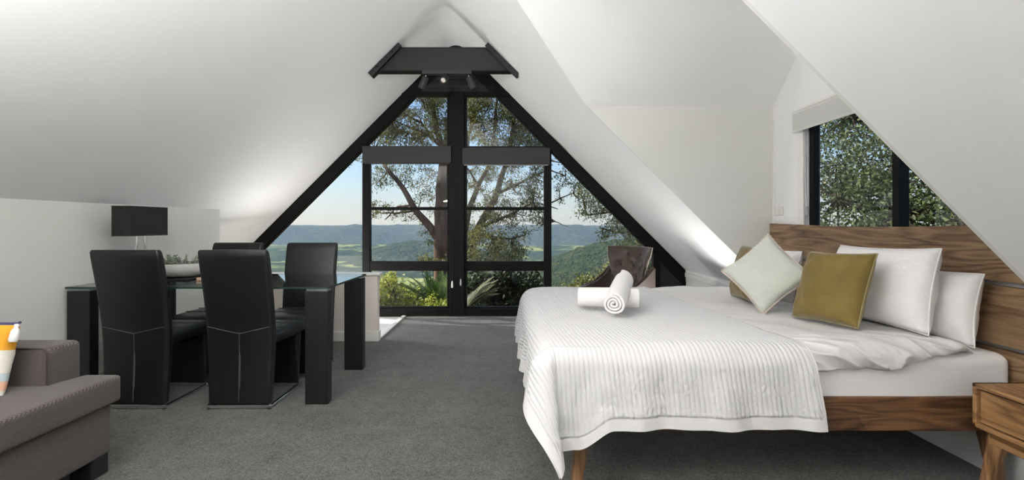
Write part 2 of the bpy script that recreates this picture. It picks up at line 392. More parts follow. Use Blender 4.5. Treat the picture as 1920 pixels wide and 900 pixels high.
# knee walls right
struct('wall_right_far', boxm((XR, D2+.02, 0), (XR+.1, DW, zs(XR)+.02)), M['whitetrim'], 'low white knee wall under the slope beyond the bed', 'wall')
struct('wall_right_near', boxm((XR, DB, 0), (XR+.1, D1-.02, zs(XR)+.02)), M['plaster'], 'low white knee wall behind the bedside table', 'wall')
struct('trim_3', add_box(BM(), (XR-.022, D2+.002, zs(XR)-.085), (XR, DW-.03, zs(XR)-.03), .006), M['whitetrim'], 'white moulding strip along the top of the low knee wall', 'trim')
# dormer face wall with the window hole
WY0, WY1, WZ0, WZ1 = 2.0, 3.66, 1.02, 2.02
bm = BM()
add_box(bm, (XR, D1, 0), (XO, D2, WZ0)); add_box(bm, (XR, WY1, WZ0), (XO, D2, ZC)); add_box(bm, (XR, D1, WZ0), (XO, WY0, ZC)); add_box(bm, (XR, WY0, WZ1), (XO, WY1, ZC))
add_prism(bm, [(XR, D1, ZC), (XR, D2, ZC), (XR, DM, ZR)], (XO-XR, 0, 0))
struct('wall_right', bm, M['plaster'], 'white window wall behind the headboard', 'wall')
bm = BM()
add_box(bm, (XR-.012, WY1, WZ0), (XR+.03, WY1+.07, WZ1+.05), .004); add_box(bm, (XR-.012, WY0-.07, WZ0), (XR+.03, WY0, WZ1+.05), .004)
add_box(bm, (XR-.012, WY0, WZ1), (XR+.03, WY1, WZ1+.05), .004)
struct('trim_4', bm, M['whitetrim'], 'white architrave around the window behind the bed', 'trim')
bm = BM(); add_box(bm, (XR-.012, D2-.03, 0), (XR, D2, ZC), .003); struct('trim_5', bm, M['whitetrim'], 'thin white corner bead where cheek wall meets window wall', 'trim')
w2 = thing('window_2', 'black framed sliding window behind the headboard', 'window'); w2['kind'] = 'structure'
def part(name, lo, hi, mat, parent, bev=.004): return obj(name, boxm(lo, hi, bev), mat, parent)
xf0, xf1 = XR+.035, XR+.085
part('frame_stile', (xf0, WY1-.055, WZ0), (xf1, WY1, WZ1), M['black'], w2); part('frame_stile', (xf0, WY0, WZ0), (xf1, WY0+.055, WZ1), M['black'], w2)
part('frame_rail', (xf0, WY0, WZ0), (xf1, WY1, WZ0+.055), M['black'], w2); part('frame_rail', (xf0, WY0, WZ1-.05), (xf1, WY1, WZ1), M['black'], w2)
part('meeting_stile', (xf0-.01, 2.80, WZ0), (xf1, 2.855, WZ1), M['black'], w2)
part('pane', (xf0+.02, 2.84, WZ0+.05), (xf0+.026, WY1-.05, WZ1-.05), M['glass'], w2, 0); part('pane', (xf0+.032, WY0+.05, WZ0+.05), (xf0+.038, 2.81, WZ1-.05), M['glass'], w2, 0)
# left wall
bm = BM(); add_box(bm, (XL-.1, DB, 0), (XL, YH, zs(XL)+.02)); struct('wall_left', bm, M['greywall'], 'pale grey side wall behind the dining table', 'wall')
bm = BM(); add_box(bm, (XL, DB, 0), (XL+.016, YH-.1, .13), .004); struct('baseboard_left', bm, M['whitetrim'], 'white baseboard along the grey side wall', 'baseboard')
struct('wall_left_end', boxm((XK-.1, YH, 0), (XL-.1, YH+.08, zs(XL)+.05)), M['plaster'], 'white end of the side wall at the stairwell', 'wall')
struct('wall_stairwell', boxm((XK-.1, YH, -2.6), (XK, DW, zs(XK)+.02)), M['plaster'], 'low white wall on the far side of the stairwell', 'wall')
# half wall around the stairwell
hw = thing('wall_stair', 'cream boarded half wall guarding the stairwell behind the table', 'wall'); hw['kind'] = 'structure'
nb = 10; x0, x1 = XL, -1.314
for i in range(nb):
    a = x0+(x1-x0)*i/nb; b = x0+(x1-x0)*(i+1)/nb
    obj('board', boxm((a+.001, YH, .1), (b-.001, YH+.075, .655), .003, 1), M['halfwall'], hw)
part('cap', (x0, YH-.025, .655), (x1+.025, YH+.1, .682), M['whitetrim'], hw, .008)
part('skirting', (x0, YH-.018, 0), (x1+.012, YH+.08, .1), M['whitetrim'], hw, .006)
# stair landing
struct('floor_landing', boxm((-1.95, YH+.08, -.12), (-1.36, DW, -.012), 0), M['whitetrim'], 'white painted landing beside the half wall', 'floor')
struct('trim_6', boxm((-1.362, YH+.08, -.12), (-1.312, DW, .012), .005), M['whitetrim'], 'white edge strip between carpet and stair landing', 'trim')
st = thing('stair', 'white painted stair treads going down behind the half wall', 'stair'); st['kind'] = 'structure'
for i in range(5):
    part('tread', (-2.28-.33*i, YH+.08, -.19*(i+1)-.04), (-1.95-.33*i, DW, -.19*(i+1)), M['whitetrim'], st)
    part('riser', (-1.97-.33*i, YH+.08, -.19*(i+1)), (-1.95-.33*i, DW, -.19*i-.03), M['whitetrim'], st, 0)
struct('wall_below_stair', boxm((XK-.1, YH-.02, -2.6), (-1.314, YH, -.12)), M['plaster'], 'white wall below the half wall in the stairwell', 'wall')
t = thing('added_stairwell_lamp', 'added fill lamp hidden in the stairwell behind the half wall', 'lamp', (-2.8, 5.3, .24))  # made-up fixture around the stairwell fill light
obj('backplate', boxm((-.88, -.05, -.05), (-.86, .05, .05), .004), M['black'], t)
obj('arm', add_tube(BM(), [(-.86, 0, 0), (-.3, 0, -.03), (0, 0, -.01)], .01, 8), M['black'], t, True)
obj('dish', add_lathe(BM(), [(.01, -.04), (.2, -.01), (.36, .035), (.35, .035), (.19, -.004), (.01, -.03)], 24, Matrix.Rotation(math.radians(62), 4, 'Y')), M['black'], t, True)
t = thing('added_floor_spot', 'added fill spotlight hidden behind the far side of the bed', 'lamp', (1.95, 4.4, 0))  # invented dish carrying the fill light behind the bed
obj('base', add_lathe(BM(), [(.001, 0), (.09, 0), (.09, .012), (.012, .02), (.012, .24), (.001, .25)], 20), M['black'], t, True)
obj('dish', add_lathe(BM(), [(.01, -.06), (.12, -.03), (.235, .03), (.23, .03), (.11, -.02), (.01, -.045)], 24, Matrix.Translation((-.02, 0, .3)) @ Matrix.Rotation(math.radians(-68), 4, 'Y')), M['black'], t, True)
struct('floor_below', boxm((XK-.1, YH, -2.7), (-.9, DW, -2.6)), M['whitetrim'], 'floor at the bottom of the stairwell', 'floor')
struct('wall_below_window', boxm((XK-.1, DW, -2.7), (XR+.1, DW+.1, -.001)), M['blackmatt'], 'dark outer wall below the gable window', 'wall')
# rear gable wall behind the photographer
bm = BM(); add_prism(bm, [(XL-.1, DB, 0), (XR+.1, DB, 0), (XR+.1, DB, zs(XR)), (AX, DB, AZ+.1), (XL-.1, DB, zs(XL))], (0, -.1, 0))
struct('wall_back', bm, M['plaster'], 'white rear gable wall behind the viewer', 'wall')

# ------------------------------------------------------------------ gable window
zpx = lambda y: EYE-(y-421)*DW/F
xpx = lambda x: (x-955)*DW/F
g = thing('window_1', 'tall black framed triangular gable window over the valley', 'window'); g['kind'] = 'structure'
def bar(name, x0, x1, z0, z1, y0=0, y1=.07, mat='black', bev=.005): return obj(name, boxm((x0, DW+y0, z0), (x1, DW+y1, z1), bev), M[mat], g)
XA, XB, XC, XD = xpx(679.5), xpx(693.5), xpx(844), xpx(871)
XE, XF = xpx(1020), xpx(1034)
XP = xpx(1225); XQ = xpx(1238)
ZT = zpx(180)
rw = .15*1.414
def rake(side):
    s = -1 if side == 'l' else 1
    xlow = XK if s < 0 else XR
    pts = [(AX, AZ+.0), (xlow, zs(xlow)), (xlow, zs(xlow)-rw), (AX, AZ-rw)]
    bm = BM(); add_prism(bm, [(x, DW, z) for x, z in pts], (0, .075, 0)); obj('rake_frame', bm, M['black'], g)
    # inner moulding
    pts = [(AX+s*.6, AZ-.6-rw+.06), (xlow, zs(xlow)-rw+.06), (xlow, zs(xlow)-rw+.02), (AX+s*.6, AZ-.6-rw+.02)]
    bm = BM(); add_prism(bm, [(x, DW-.018, z) for x, z in pts], (0, .02, 0)); obj('rake_bead', bm, M['black'], g)
rake('l'); rake('r')
# apex boards
zb = [ZT, ZT+.105, ZT+.21, ZT+.315, AZ-.1]
for z0, z1 in zip(zb[:-1], zb[1:]):
    hw0 = AZ-z0; hw1 = max(AZ-z1, .02)
    bm = BM(); add_prism(bm, [(AX-hw0, DW+.01, z0+.002), (AX+hw0, DW+.01, z0+.002), (AX+hw1, DW+.01, z1-.002), (AX-hw1, DW+.01, z1-.002)], (0, .08, 0))
    obj('apex_board', bm, M['blackmatt'], g)
bar('head_rail', AX-(AZ-ZT)+.02, AX+(AZ-ZT)-.02, ZT, ZT+.05, -.012, .05)
bar('center_post', XC, XD, 0, ZT+.05, -.04, .08)
bar('sash_stile', XC-.04, XC, .09, ZT, 0, .06); bar('sash_stile', XD, XD+.03, .09, ZT, 0, .06)
bar('mullion', XA, XB, 0, zpx(272), -.01, .08); bar('mullion', XE, XF, 0, zpx(276), -.01, .08)
bar('mullion', XP, XQ, 0, zs(XP)-rw+.06, -.005, .08)
XM = AX-(XQ-AX); bar('mullion', XM-.005, XM+.085, 0, zs(XM)-rw+.06, -.005, .08)
for a, b in ((XB, XC-.02), (XD+.02, XE)):
    bar('transom', a, b, zpx(394), zpx(388), 0, .06); bar('transom', a, b, zpx(508), zpx(490), -.005, .07, bev=.01); bar('transom', a, b, zpx(300), zpx(274), 0, .06)
bar('sill', XM, XQ, 0, zpx(578), -.03, .08); bar('sill_lip', XA, XF, zpx(578), zpx(578)+.02, .0, .06)
PY = DW+.045
def pane(pts):
    bm = BM(); add_prism(bm, [(x, PY, z) for x, z in pts], (0, .006, 0)); obj('pane', bm, M['glass'], g)
il = lambda x: zs(x)-rw+.02
for a, b in ((XB-.005, XC-.03), (XD+.025, XE+.005)):
    zlow = zpx(274)
    if a < AX: pane([(a, zlow), (b, zlow), (b, ZT+.005), (AX-(AZ-rw+.02-ZT), ZT+.005), (a, max(il(a), zlow+.01))])
    else: pane([(a, zlow), (b, zlow), (b, max(il(b), zlow+.01)), (AX+(AZ-rw+.02-ZT), ZT+.005), (a, ZT+.005)])
    pane([(a, zpx(389)), (b, zpx(389)), (b, zpx(299)), (a, zpx(299))])
    pane([(a, zpx(491)), (b, zpx(491)), (b, zpx(393)), (a, zpx(393))])
    pane([(a, .09), (b, .09), (b, zpx(507)), (a, zpx(507))])
pane([(XM+.08, .09), (XA+.01, .09), (XA+.01, il(XA)), (XM+.08, il(XM+.08))])
pane([(XF-.01, .09), (XP+.01, .09), (XP+.01, il(XP)), (XF-.01, il(XF))])
# black weatherboards in the low corners
for s in (1, -1):
    xa = XQ if s > 0 else XM
    xw = XR if s > 0 else XK
    zc = 0
    while zc < zs(xa)-rw:
        z1 = min(zc+.142, zs(xa))
        pts = [(xa, zc+.004), (xw if zs(xw) >= zc else AX+s*(AZ-zc), zc+.004)]
        pts += [(xw, z1), (xa, z1)] if zs(xw) >= z1 else ([(xw, zs(xw))] if zs(xw) > zc else [])+[(AX+s*(AZ-z1), z1), (xa, z1)]
        bm = BM(); q = [bm.verts.new((x, DW+.02-(.018 if z < zc+.02 else 0), z)) for x, z in pts]; f = bm.faces.new(q)
        r = bmesh.ops.extrude_face_region(bm, geom=[f]); bmesh.ops.translate(bm, verts=[v for v in r['geom'] if isinstance(v, bmesh.types.BMVert)], vec=(0, .05, 0))
        obj('weatherboard', bm, M['blackmatt'], g); zc += .142
    bm = BM(); add_prism(bm, [(xa, DW+.06, 0), (xw, DW+.06, 0), (xw, DW+.06, zs(xw)), (xa, DW+.06, zs(xa))], (0, .04, 0)); obj('backing_board', bm, M['blackmatt'], g)
# roller blind cassettes on the gable window
for a, b, y0, y1, lb in ((679, 846, 273.5, 307, 'charcoal roller blind cassette left of the central window post'), (866.5, 1031.5, 276.5, 310, 'charcoal roller blind cassette right of the central window post')):
    d = DW-.085; s = d/F
    t = thing('roller_blind', lb, 'blind', ((a+b)/2*s-955*s, d, EYE-(y1-421)*s), 0, 'roller blinds on the gable window')
    hwid = (b-a)/2*s; hh = (y1-y0)*s
    obj('cassette', boxm((-hwid, 0, .012), (hwid, .083, hh), .006), M['pelmet'], t)
    obj('bottom_bar', boxm((-hwid+.02, .015, 0), (hwid-.02, .05, .014), .004), M['greyplastic'] if a > 800 else M['pelmet'], t)
    px, py1, mt = (848, 540, 'plastic') if a < 800 else (864, 536, 'greyplastic')
    e_ = W(px, py1, DW-.06)-t.location
    cd = obj('cord', add_tube(BM(), [e_+Vector((0, 0, .085)), e_+Vector((.002, 0, .5)), e_+Vector((0, .01, 1.35))], .0018, 5), M['darkleg'], t)
    obj('cord_weight', add_lathe(BM(), [(.001, 0), (.012, .004), (.014, .03), (.011, .075), (.004, .09)], 12, Matrix.Translation(e_)), M[mt], cd, True)
# ------------------------------------------------------------------ steel collar beam and spotlight bar
d = 5.02; s = d/F
bz0 = EYE+(421-133.5)*s; bz1 = EYE+(421-90.5)*s
t = thing('collar_beam', 'black steel collar beam spanning the ridge in front of the gable', 'beam', (AX, d, bz0))
def bx_(z): return AZ-(z+bz0)
h = bz1-bz0
bm = BM(); add_prism(bm, [(-bx_(0)+.015, 0, 0), (bx_(0)-.015, 0, 0), (bx_(h)-.015, 0, h), (-bx_(h)+.015, 0, h)], (0, .012, 0)); obj('web', bm, M['beam'], t)
bm = BM(); add_prism(bm, [(-bx_(0)+.01, -.03, -.012), (bx_(0)-.01, -.03, -.012), (bx_(0)-.02, -.03, .0), (-bx_(0)+.02, -.03, .0)], (0, .1, 0)); obj('bottom_flange', bm, M['black'], t)
bm = BM(); add_prism(bm, [(-bx_(h)+.02, -.005, h), (bx_(h)-.02, -.005, h), (bx_(h)-.03, -.005, h+.01), (-bx_(h)+.03, -.005, h+.01)], (0, .08, 0)); obj('top_flange', bm, M['beam'], t)
for sg in (-1, 1):
    u = Vector((sg*.7071, 0, -.7071)); nrm = Vector((-sg*.7071, 0, -.7071))
    c0 = Vector((sg*bx_(h+.045), -.05, h+.045)); c1 = Vector((sg*bx_(-.03), -.05, -.03))
    bm = BM(); add_prism(bm, [c0+nrm*.002, c1+nrm*.002, c1+nrm*.022, c0+nrm*.022], (0, .17, 0)); obj('end_plate', bm, M['beam'], t)
    bm = BM(); add_prism(bm, [c0+nrm*.022, c1+nrm*.022, c1+nrm*.06, c0+nrm*.05], (0, .012, 0)); obj('end_flange', bm, M['beam'], t)
    for k in (.25, .75):
        p = c0.lerp(c1, k)+nrm*.026
        bm = BM(); add_lathe(bm, [(.009, 0), (.009, .006), (.001, .007)], 8, Matrix.Translation(p+Vector((0, -.0, 0))) @ Matrix.Rotation(PI/2, 4, 'X')); obj('bolt', bm, M['black'], t)
d2 = d-.02; s = d2/F
c = W(839, 127, d2); t = thing('spotlight_bar', 'black three-lamp spotlight bar fixed below the steel beam', 'spotlight', (c.x, d2-.02, bz0-.012))
hw_ = 46*s
obj('bar', boxm((-hw_, -.03, -.036), (hw_, .03, 0), .004), M['pelmet'], t)
def spot(px, ang_x, ang_y, lens):
    x = (px-839)*s
    stem = obj('stem', add_tube(BM(), [(x, 0, -.036), (x, 0, -.062)], .006, 8), M['chrome'], t)
    Mx = Matrix.Translation((x, 0, -.06)) @ Matrix.Rotation(ang_y, 4, 'Y') @ Matrix.Rotation(ang_x, 4, 'X')
    bm = BM(); add_lathe(bm, [(.012, .004), (.03, 0), (.034, -.01), (.036, -.125), (.031, -.127), (.029, -.112), (.001, -.112)], 20, Mx)
    hd = obj('lamp_head', bm, M['pelmet'], t, True)
    bm = BM(); add_lathe(bm, [(.001, -.1095), (.026, -.1095), (.026, -.115), (.02, -.119), (.001, -.118)], 16, Mx); obj('lens', bm, M['lens'], hd, True)
    ld = bpy.data.lights.new('spot_bulb', 'SPOT'); ld.energy = 3; ld.spot_size = math.radians(130); ld.spot_blend = 1; ld.shadow_soft_size = .03; ld.color = (1, .96, .9)
    lo = bpy.data.objects.new('spot_bulb', ld); COL.objects.link(lo); lo.matrix_world = Matrix.Translation(t.location) @ Mx @ Matrix.Translation((0, 0, -.135)); lo.parent = None
spot(799, .25, .45, 0); spot(838, -.95, .35, 1); spot(879, .2, -.42, 0)

# ------------------------------------------------------------------ dining table
TX0, TX1, TY0, TY1, TZ = -2.868, -1.171, 3.10, 3.92, .762
t = thing('dining_table', 'rectangular glass dining table on black post legs', 'table', ((TX0+TX1)/2, (TY0+TY1)/2, 0))
cx, cy = (TX0+TX1)/2, (TY0+TY1)/2; hx, hy = (TX1-TX0)/2, (TY1-TY0)/2
top = obj('glass_top', boxm((-hx, -hy, TZ-.012), (hx, hy, TZ), 0), M['tableglass'], t)
bm = BM()
for lo, hi in (((-hx-.001, -hy-.002, TZ-.0125), (hx+.001, -hy, TZ-.0005)), ((-hx-.001, hy, TZ-.0125), (hx+.001, hy+.002, TZ-.0005)), ((hx, -hy, TZ-.0125), (hx+.002, hy, TZ-.0005)), ((-hx-.002, -hy, TZ-.0125), (-hx, hy, TZ-.0005))): add_box(bm, lo, hi)
obj('polished_edge', bm, M['glassedge'], top)
L_ = .148; LD = .07
for sx in (-1, 1):
    for sy in (-1, 1):
        x = sx*(hx-L_/2-.004); y = sy*(hy-LD/2-.006)
        lg = obj('leg', boxm((x-L_/2, y-LD/2, 0), (x+L_/2, y+LD/2, TZ-.028), .003), M['blackwood'], t)
        obj('leg_cap', boxm((x-L_/2+.006, y-LD/2+.006, TZ-.028), (x+L_/2-.006, y+LD/2-.006, TZ-.0125), .002), M['greyplastic'], lg)

# ------------------------------------------------------------------ dining chairs
def chair_proto():
    t = thing('dining_chair', 'x', 'chair', (0, 0, 0), 0, 'black leather chairs at the glass table')
    # back slab: rings of rounded rectangles going up (local +Y is the sitter's forward direction)
    prof = [(.035, .196, .0, .03), (.15, .2, .005, .031), (.3, .206, .012, .032), (.45, .211, .012, .034), (.55, .212, .002, .034), (.7, .213, -.022, .033), (.85, .215, -.052, .031), (.96, .216, -.076, .028), (.995, .214, -.085, .024), (1.008, .206, -.088, .014)]
    bm = BM(); rings = []
    for z, hw, y, th in prof:
        rings.append([(x, y+yy, z) for x, yy in rrect(hw, th, min(th*.75, .024), 4)])
    add_loft(bm, rings); back = obj('backrest', bm, M['leather'], t, 50)
    # stitched Y seam on the rear
    def by(z):
        for (z0, _, y0, t0), (z1, _, y1, t1) in zip(prof[:-1], prof[1:]):
            if z0 <= z <= z1:
                k = (z-z0)/(z1-z0); return y0+(y1-y0)*k-(t0+(t1-t0)*k)
        return -.03
    def hwz(z): return np.interp(z, [p[0] for p in prof], [p[1] for p in prof])
    for sg in (-1, 1):
        pts = [(sg*x_*(hwz(.5)-.016), by(.475+.045*x_), .475+.045*x_) for x_ in np.linspace(0, 1, 8)]
        bm = BM(); add_tube(bm, pts, .0032, 6); obj('seam', bm, M['seam'], back)
    pts = [(0, by(z)-.0005, z) for z in np.linspace(.05, .475, 14)]
    bm = BM(); add_tube(bm, pts, .003, 6); obj('seam', bm, M['seam'], back)
    pts = [(.004, by(z)-.003, z) for z in np.linspace(.12, .36, 10)]
    bm = BM(); add_tube(bm, pts, [.001]+[.006]*8+[.001], 6); obj('zip', bm, M['seam'], back)
    # piping along the side edges
    for sg in (-1, 1):
        pts = [(sg*(hwz(z)-.003), by(z)+.018, z) for z in np.linspace(.05, .99, 18)]
        bm = BM(); add_tube(bm, pts, .004, 6); obj('piping', bm, M['leather'], back)
    # seat
    bm = BM(); rings = []
    for y, hw, z, th in ((.03, .2, .438, .034), (.1, .208, .436, .042), (.25, .212, .434, .047), (.4, .214, .432, .047), (.455, .212, .428, .04), (.478, .204, .424, .024)):
        rings.append([(x, y, z+zz) for x, zz in rrect(hw, th, th*.7, 4)])
    add_loft(bm, rings); seat = obj('seat', bm, M['leather'], t, 50)
    for yy in (.15, .3):
        bm = BM(); add_tube(bm, [(x_, yy, .482+.0005) for x_ in np.linspace(-.19, .19, 6)], .0028, 5); obj('seam', bm, M['seam'], seat)
    # front leg panel, tapering to the floor
    bm = BM(); rings = []
    for z, hw, y, th in ((.4, .2, .40, .03), (.28, .197, .402, .026), (.14, .193, .402, .018), (.03, .19, .402, .011)):
        rings.append([(x, y+yy, z) for x, yy in rrect(hw, th, th*.6, 3)])
    add_loft(bm, rings); obj('front_panel', bm, M['leather'], t, 50)
    # chrome floor frame
    fr = BM(); add_box(fr, (-.2, -.03, .004), (-.18, .43, .02), .003); add_box(fr, (.18, -.03, .004), (.2, .43, .02), .003)
    add_box(fr, (-.2, -.03, .004), (.2, -.012, .03), .003); add_box(fr, (-.2, .395, .004), (.2, .412, .03), .003)
    f = obj('floor_frame', fr, M['chrome'], t)
    for sx in (-.19, .19):
        for y in (-.02, .41):
            bm = BM(); add_lathe(bm, [(.012, 0), (.012, .006), (.001, .0065)], 10, Matrix.Translation((sx, y, 0))); obj('glide', bm, M['darkleg'], f)
    return t
def copy_tree(o, parent=None):
    c = o.copy(); COL.objects.link(c); c.parent = parent
    for ch in list(o.children): copy_tree(ch, c)
    return c
ch0 = chair_proto()
spots = [((-2.372, 3.055, 0), 0, 'black leather chair seen from behind, nearest the sofa'),
         ((-1.707, 3.055, 0), 0, 'black leather chair seen from behind, beside the near table post'),
         ((-1.70, 4.07, 0), PI, 'black leather chair facing the viewer, against the valley view'),
         ((-2.345, 4.07, 0), PI, 'black leather chair facing the viewer, mostly hidden behind another chair')]
for i, (loc, rz, lb) in enumerate(spots):
    c = ch0 if i == 0 else copy_tree(ch0)
    c.location = loc; c.rotation_euler.z = rz; c['label'] = lb
    if i in (2, 3): c.rotation_euler.z += (.02 if i == 2 else -.02)

# ------------------------------------------------------------------ table lamp and bowl
t = thing('table_lamp', 'table lamp with black rectangular shade on twin chrome stems', 'lamp', (-2.655, 3.46, TZ))
obj('base', boxm((-.05, -.11, 0), (.05, .11, .018), .003), M['chrome'], t)
for y in (-.038, .038): obj('stem', add_tube(BM(), [(0, y, .018), (0, y, .36)], .0085, 12), M['chrome'], t, True)
bm = BM(); z0, z1 = .325, .53; a, b = .066, .178
out = [(-a, -b), (a, -b), (a, b), (-a, b)]; th = .004
inn = [(-a+th, -b+th), (a-th, -b+th), (a-th, b-th), (-a+th, b-th)]
add_loft(bm, [[(x, y, z0) for x, y in out], [(x, y, z1) for x, y in out], [(x, y, z1) for x, y in inn], [(x, y, z0) for x, y in inn], [(x, y, z0) for x, y in out]], cap=False)
sh = obj('lamp_shade', bm, M['shade'], t)
for z in (z0, z1):
    bm = BM()
    for (p, q) in zip(out, out[1:]+out[:1]): add_tube(bm, [(p[0]*1.01, p[1]*1.004, z), (q[0]*1.01, q[1]*1.004, z)], .0028, 5)
    obj('shade_trim', bm, M['seam'], sh)
bm = BM(); add_box(bm, (-a, -.004, .35), (a, .004, .355)); add_box(bm, (-.004, -b, .35), (.004, b, .355)); obj('shade_carrier', bm, M['chrome'], t)
bp = Vector((-2.41, 3.53, TZ))
tb = thing('planter_bowl', 'shallow pale stone bowl planter on the glass table', 'bowl', bp+Vector((0, 0, .022)))
bm = BM(); add_lathe(bm, [(.001, 0), (.09, 0), (.125, .012), (.162, .045), (.174, .078), (.172, .098), (.165, .1), (.16, .094), (.155, .07), (.001, .066)], 40); obj('bowl', bm, M['ceramic'], tb, True)
bm = BM(); add_lathe(bm, [(.001, .062), (.158, .07), (.158, .082), (.08, .09), (.001, .09)], 24); obj('soil', bm, M['darkleg'], tb, True)
tag(obj('serving_tray', boxm((bp.x-.13, bp.y-.17, TZ+.0005), (bp.x+.15, bp.y+.15, TZ+.0215), .003), M['darkleg']), 'flat black tray under the planter bowl', 'tray')
tag(obj('timber_block', boxm((-2.245, 3.44, TZ+.0005), (-2.16, 3.6, TZ+.022), .004), wood('pale_timber', srgb(150, 116, 96), srgb(186, 152, 130), srgb(208, 180, 158), 'Y')), 'small pale timber block beside the planter bowl tray', 'block')

def leaf_mesh(name, C, dirs, nrm, ln, wd):
    """C centres (n,3), dirs long axis, nrm face normals; ln, wd per-leaf -> mesh of 4-vert kite leaves"""
    n = len(C); dirs = dirs/np.linalg.norm(dirs, axis=1, keepdims=True)
    sd = np.cross(dirs, nrm); sd /= np.maximum(np.linalg.norm(sd, axis=1, keepdims=True), 1e-6)
    nn = np.cross(sd, dirs)
    ln = np.asarray(ln).reshape(-1, 1)*np.ones((n, 1)); wd = np.asarray(wd).reshape(-1, 1)*np.ones((n, 1))
    a = C-dirs*ln*.5; b = C+sd*wd*.5-dirs*ln*.08+nn*wd*.12; c = C+dirs*ln*.5; d = C-sd*wd*.5-dirs*ln*.08+nn*wd*.12
    V = np.stack([a, b, c, d], 1).reshape(-1, 3)
    me = bpy.data.meshes.new(name)
    me.vertices.add(4*n); me.vertices.foreach_set('co', V.astype(np.float32).ravel())
    me.loops.add(4*n); me.loops.foreach_set('vertex_index', np.arange(4*n, dtype=np.int32))
    me.polygons.add(n); me.polygons.foreach_set('loop_start', np.arange(0, 4*n, 4, dtype=np.int32))
    me.update(calc_edges=True); return me
def rdir(n): v = RNG.normal(size=(n, 3)); return v/np.linalg.norm(v, axis=1, keepdims=True)
# trailing succulent in the bowl
C, D_ = [], []; bm = BM()
for k in range(70):
    a = RNG.uniform(0, 2*PI); r = RNG.uniform(.02, .15); out_ = Vector((math.cos(a), math.sin(a), 0))
    p = out_*r+Vector((0, 0, .085)); trail = RNG.uniform(0, 1) < .35
    pts = [p.copy()]; v = out_*RNG.uniform(.2, .8)+Vector((0, 0, RNG.uniform(.5, 1.1)))
    for j in range(7 if trail else 4):
        v += Vector((0, 0, -.34 if trail else -.12))+Vector(RNG.normal(0, .15, 3)); p = p+v.normalized()*.019
        if Vector((p.x, p.y)).length < .18 and p.z < .1: p.z = .1
        pts.append(p.copy())
    add_tube(bm, pts, .0018, 4)
    for q in pts[1:]:
        for _ in range(3): C.append(q+Vector(RNG.normal(0, .005, 3))); D_.append(v.normalized()+Vector(RNG.normal(0, .7, 3)))
pl = thing('succulent', 'grey-green trailing succulent growing in the pale bowl', 'plant', bp+Vector((0, 0, .022)))
obj('stems', bm, M['succulent'], pl)
C = np.array(C); D_ = np.array(D_)
tag(obj('foliage', leaf_mesh('foliage', C, D_, rdir(len(C)), RNG.uniform(.02, .034, len(C)), .008), M['succulent'], pl), kind='stuff')

# ------------------------------------------------------------------ cushions and pillows
def cushion_grid(w, h, t, n=30, pinch=.05, seed=0, wr=.004, flat=.42, power=2.6):
    u = np.linspace(-1, 1, n); U, V = np.meshgrid(u, u, indexing='ij')
    s = np.sign(U)*np.abs(U)**.85; U2 = s; V2 = np.sign(V)*np.abs(V)**.85
    X = U2*w/2*(1-pinch*(1-V2**2)*np.abs(U2)**3); Y = V2*h/2*(1-pinch*(1-U2**2)*np.abs(V2)**3)
    k = np.clip((1-np.abs(U2)**power)*(1-np.abs(V2)**power), 0, 1)**flat
    Z = t/2*k
    nz = snoise(X/w*2.2, Y/h*2.2, seed, 3)*wr*np.minimum(1, k*1.5)
    return X, Y, Z+nz, k
def cushion_mesh(name, w, h, t, **kw):
    X, Y, Z, k = cushion_grid(w, h, t, **kw); kw['seed'] = kw.get('seed', 0)+50
    _, _, Z2, _ = cushion_grid(w, h, t, **kw)
    n = X.shape[0]; P = np.stack([X, Y, Z], -1).reshape(-1, 3); Q = np.stack([X, Y, -Z2], -1).reshape(-1, 3)
    bm = BM(); A = [bm.verts.new(p) for p in P]
    rim = lambda i, j: i in (0, n-1) or j in (0, n-1)
    B = [A[i*n+j] if rim(i, j) else bm.verts.new(Q[i*n+j]) for i in range(n) for j in range(n)]
    for i in range(n-1):
        for j in range(n-1):
            a, b, c, d = i*n+j, (i+1)*n+j, (i+1)*n+j+1, i*n+j+1
            bm.faces.new((A[a], A[b], A[c], A[d])); f = bm.faces.new((B[a], B[d], B[c], B[b])); f.material_index = 0
    me = bpy.data.meshes.new(name); bm.to_mesh(me); bm.free()
    me.polygons.foreach_set('use_smooth', [True]*len(me.polygons))
    rimpts = [(X[i, 0], Y[i, 0], Z[i, 0]) for i in range(n)]+[(X[-1, j], Y[-1, j], Z[-1, j]) for j in range(1, n)]+[(X[i, -1], Y[i, -1], Z[i, -1]) for i in range(n-2, -1, -1)]+[(X[0, j], Y[0, j], Z[0, j]) for j in range(n-2, -1, -1)]
    return me, rimpts
def axes(c, right, up):
    r = Vector(right).normalized(); u = Vector(up); u = (u-r*u.dot(r)).normalized(); n = r.cross(u)
    return Matrix.Translation(Vector(c)) @ Matrix((r, u, n)).transposed().to_4x4()
def cushion(name, label, cat, c, right, up, w, h, t, mat, pipe=None, group=None, piper=.004, roll=0, **kw):
    o = thing(name, label, cat, (0, 0, 0), 0, group); o.matrix_world = axes(c, right, up) @ Matrix.Rotation(roll, 4, 'Z')
    me, rim = cushion_mesh('cover', w, h, t, **kw); obj('cover', me, mat, o)
    if pipe:
        bm = BM(); add_tube(bm, rim, piper, 6, False); obj('piping', bm, pipe, o, True)
    return o

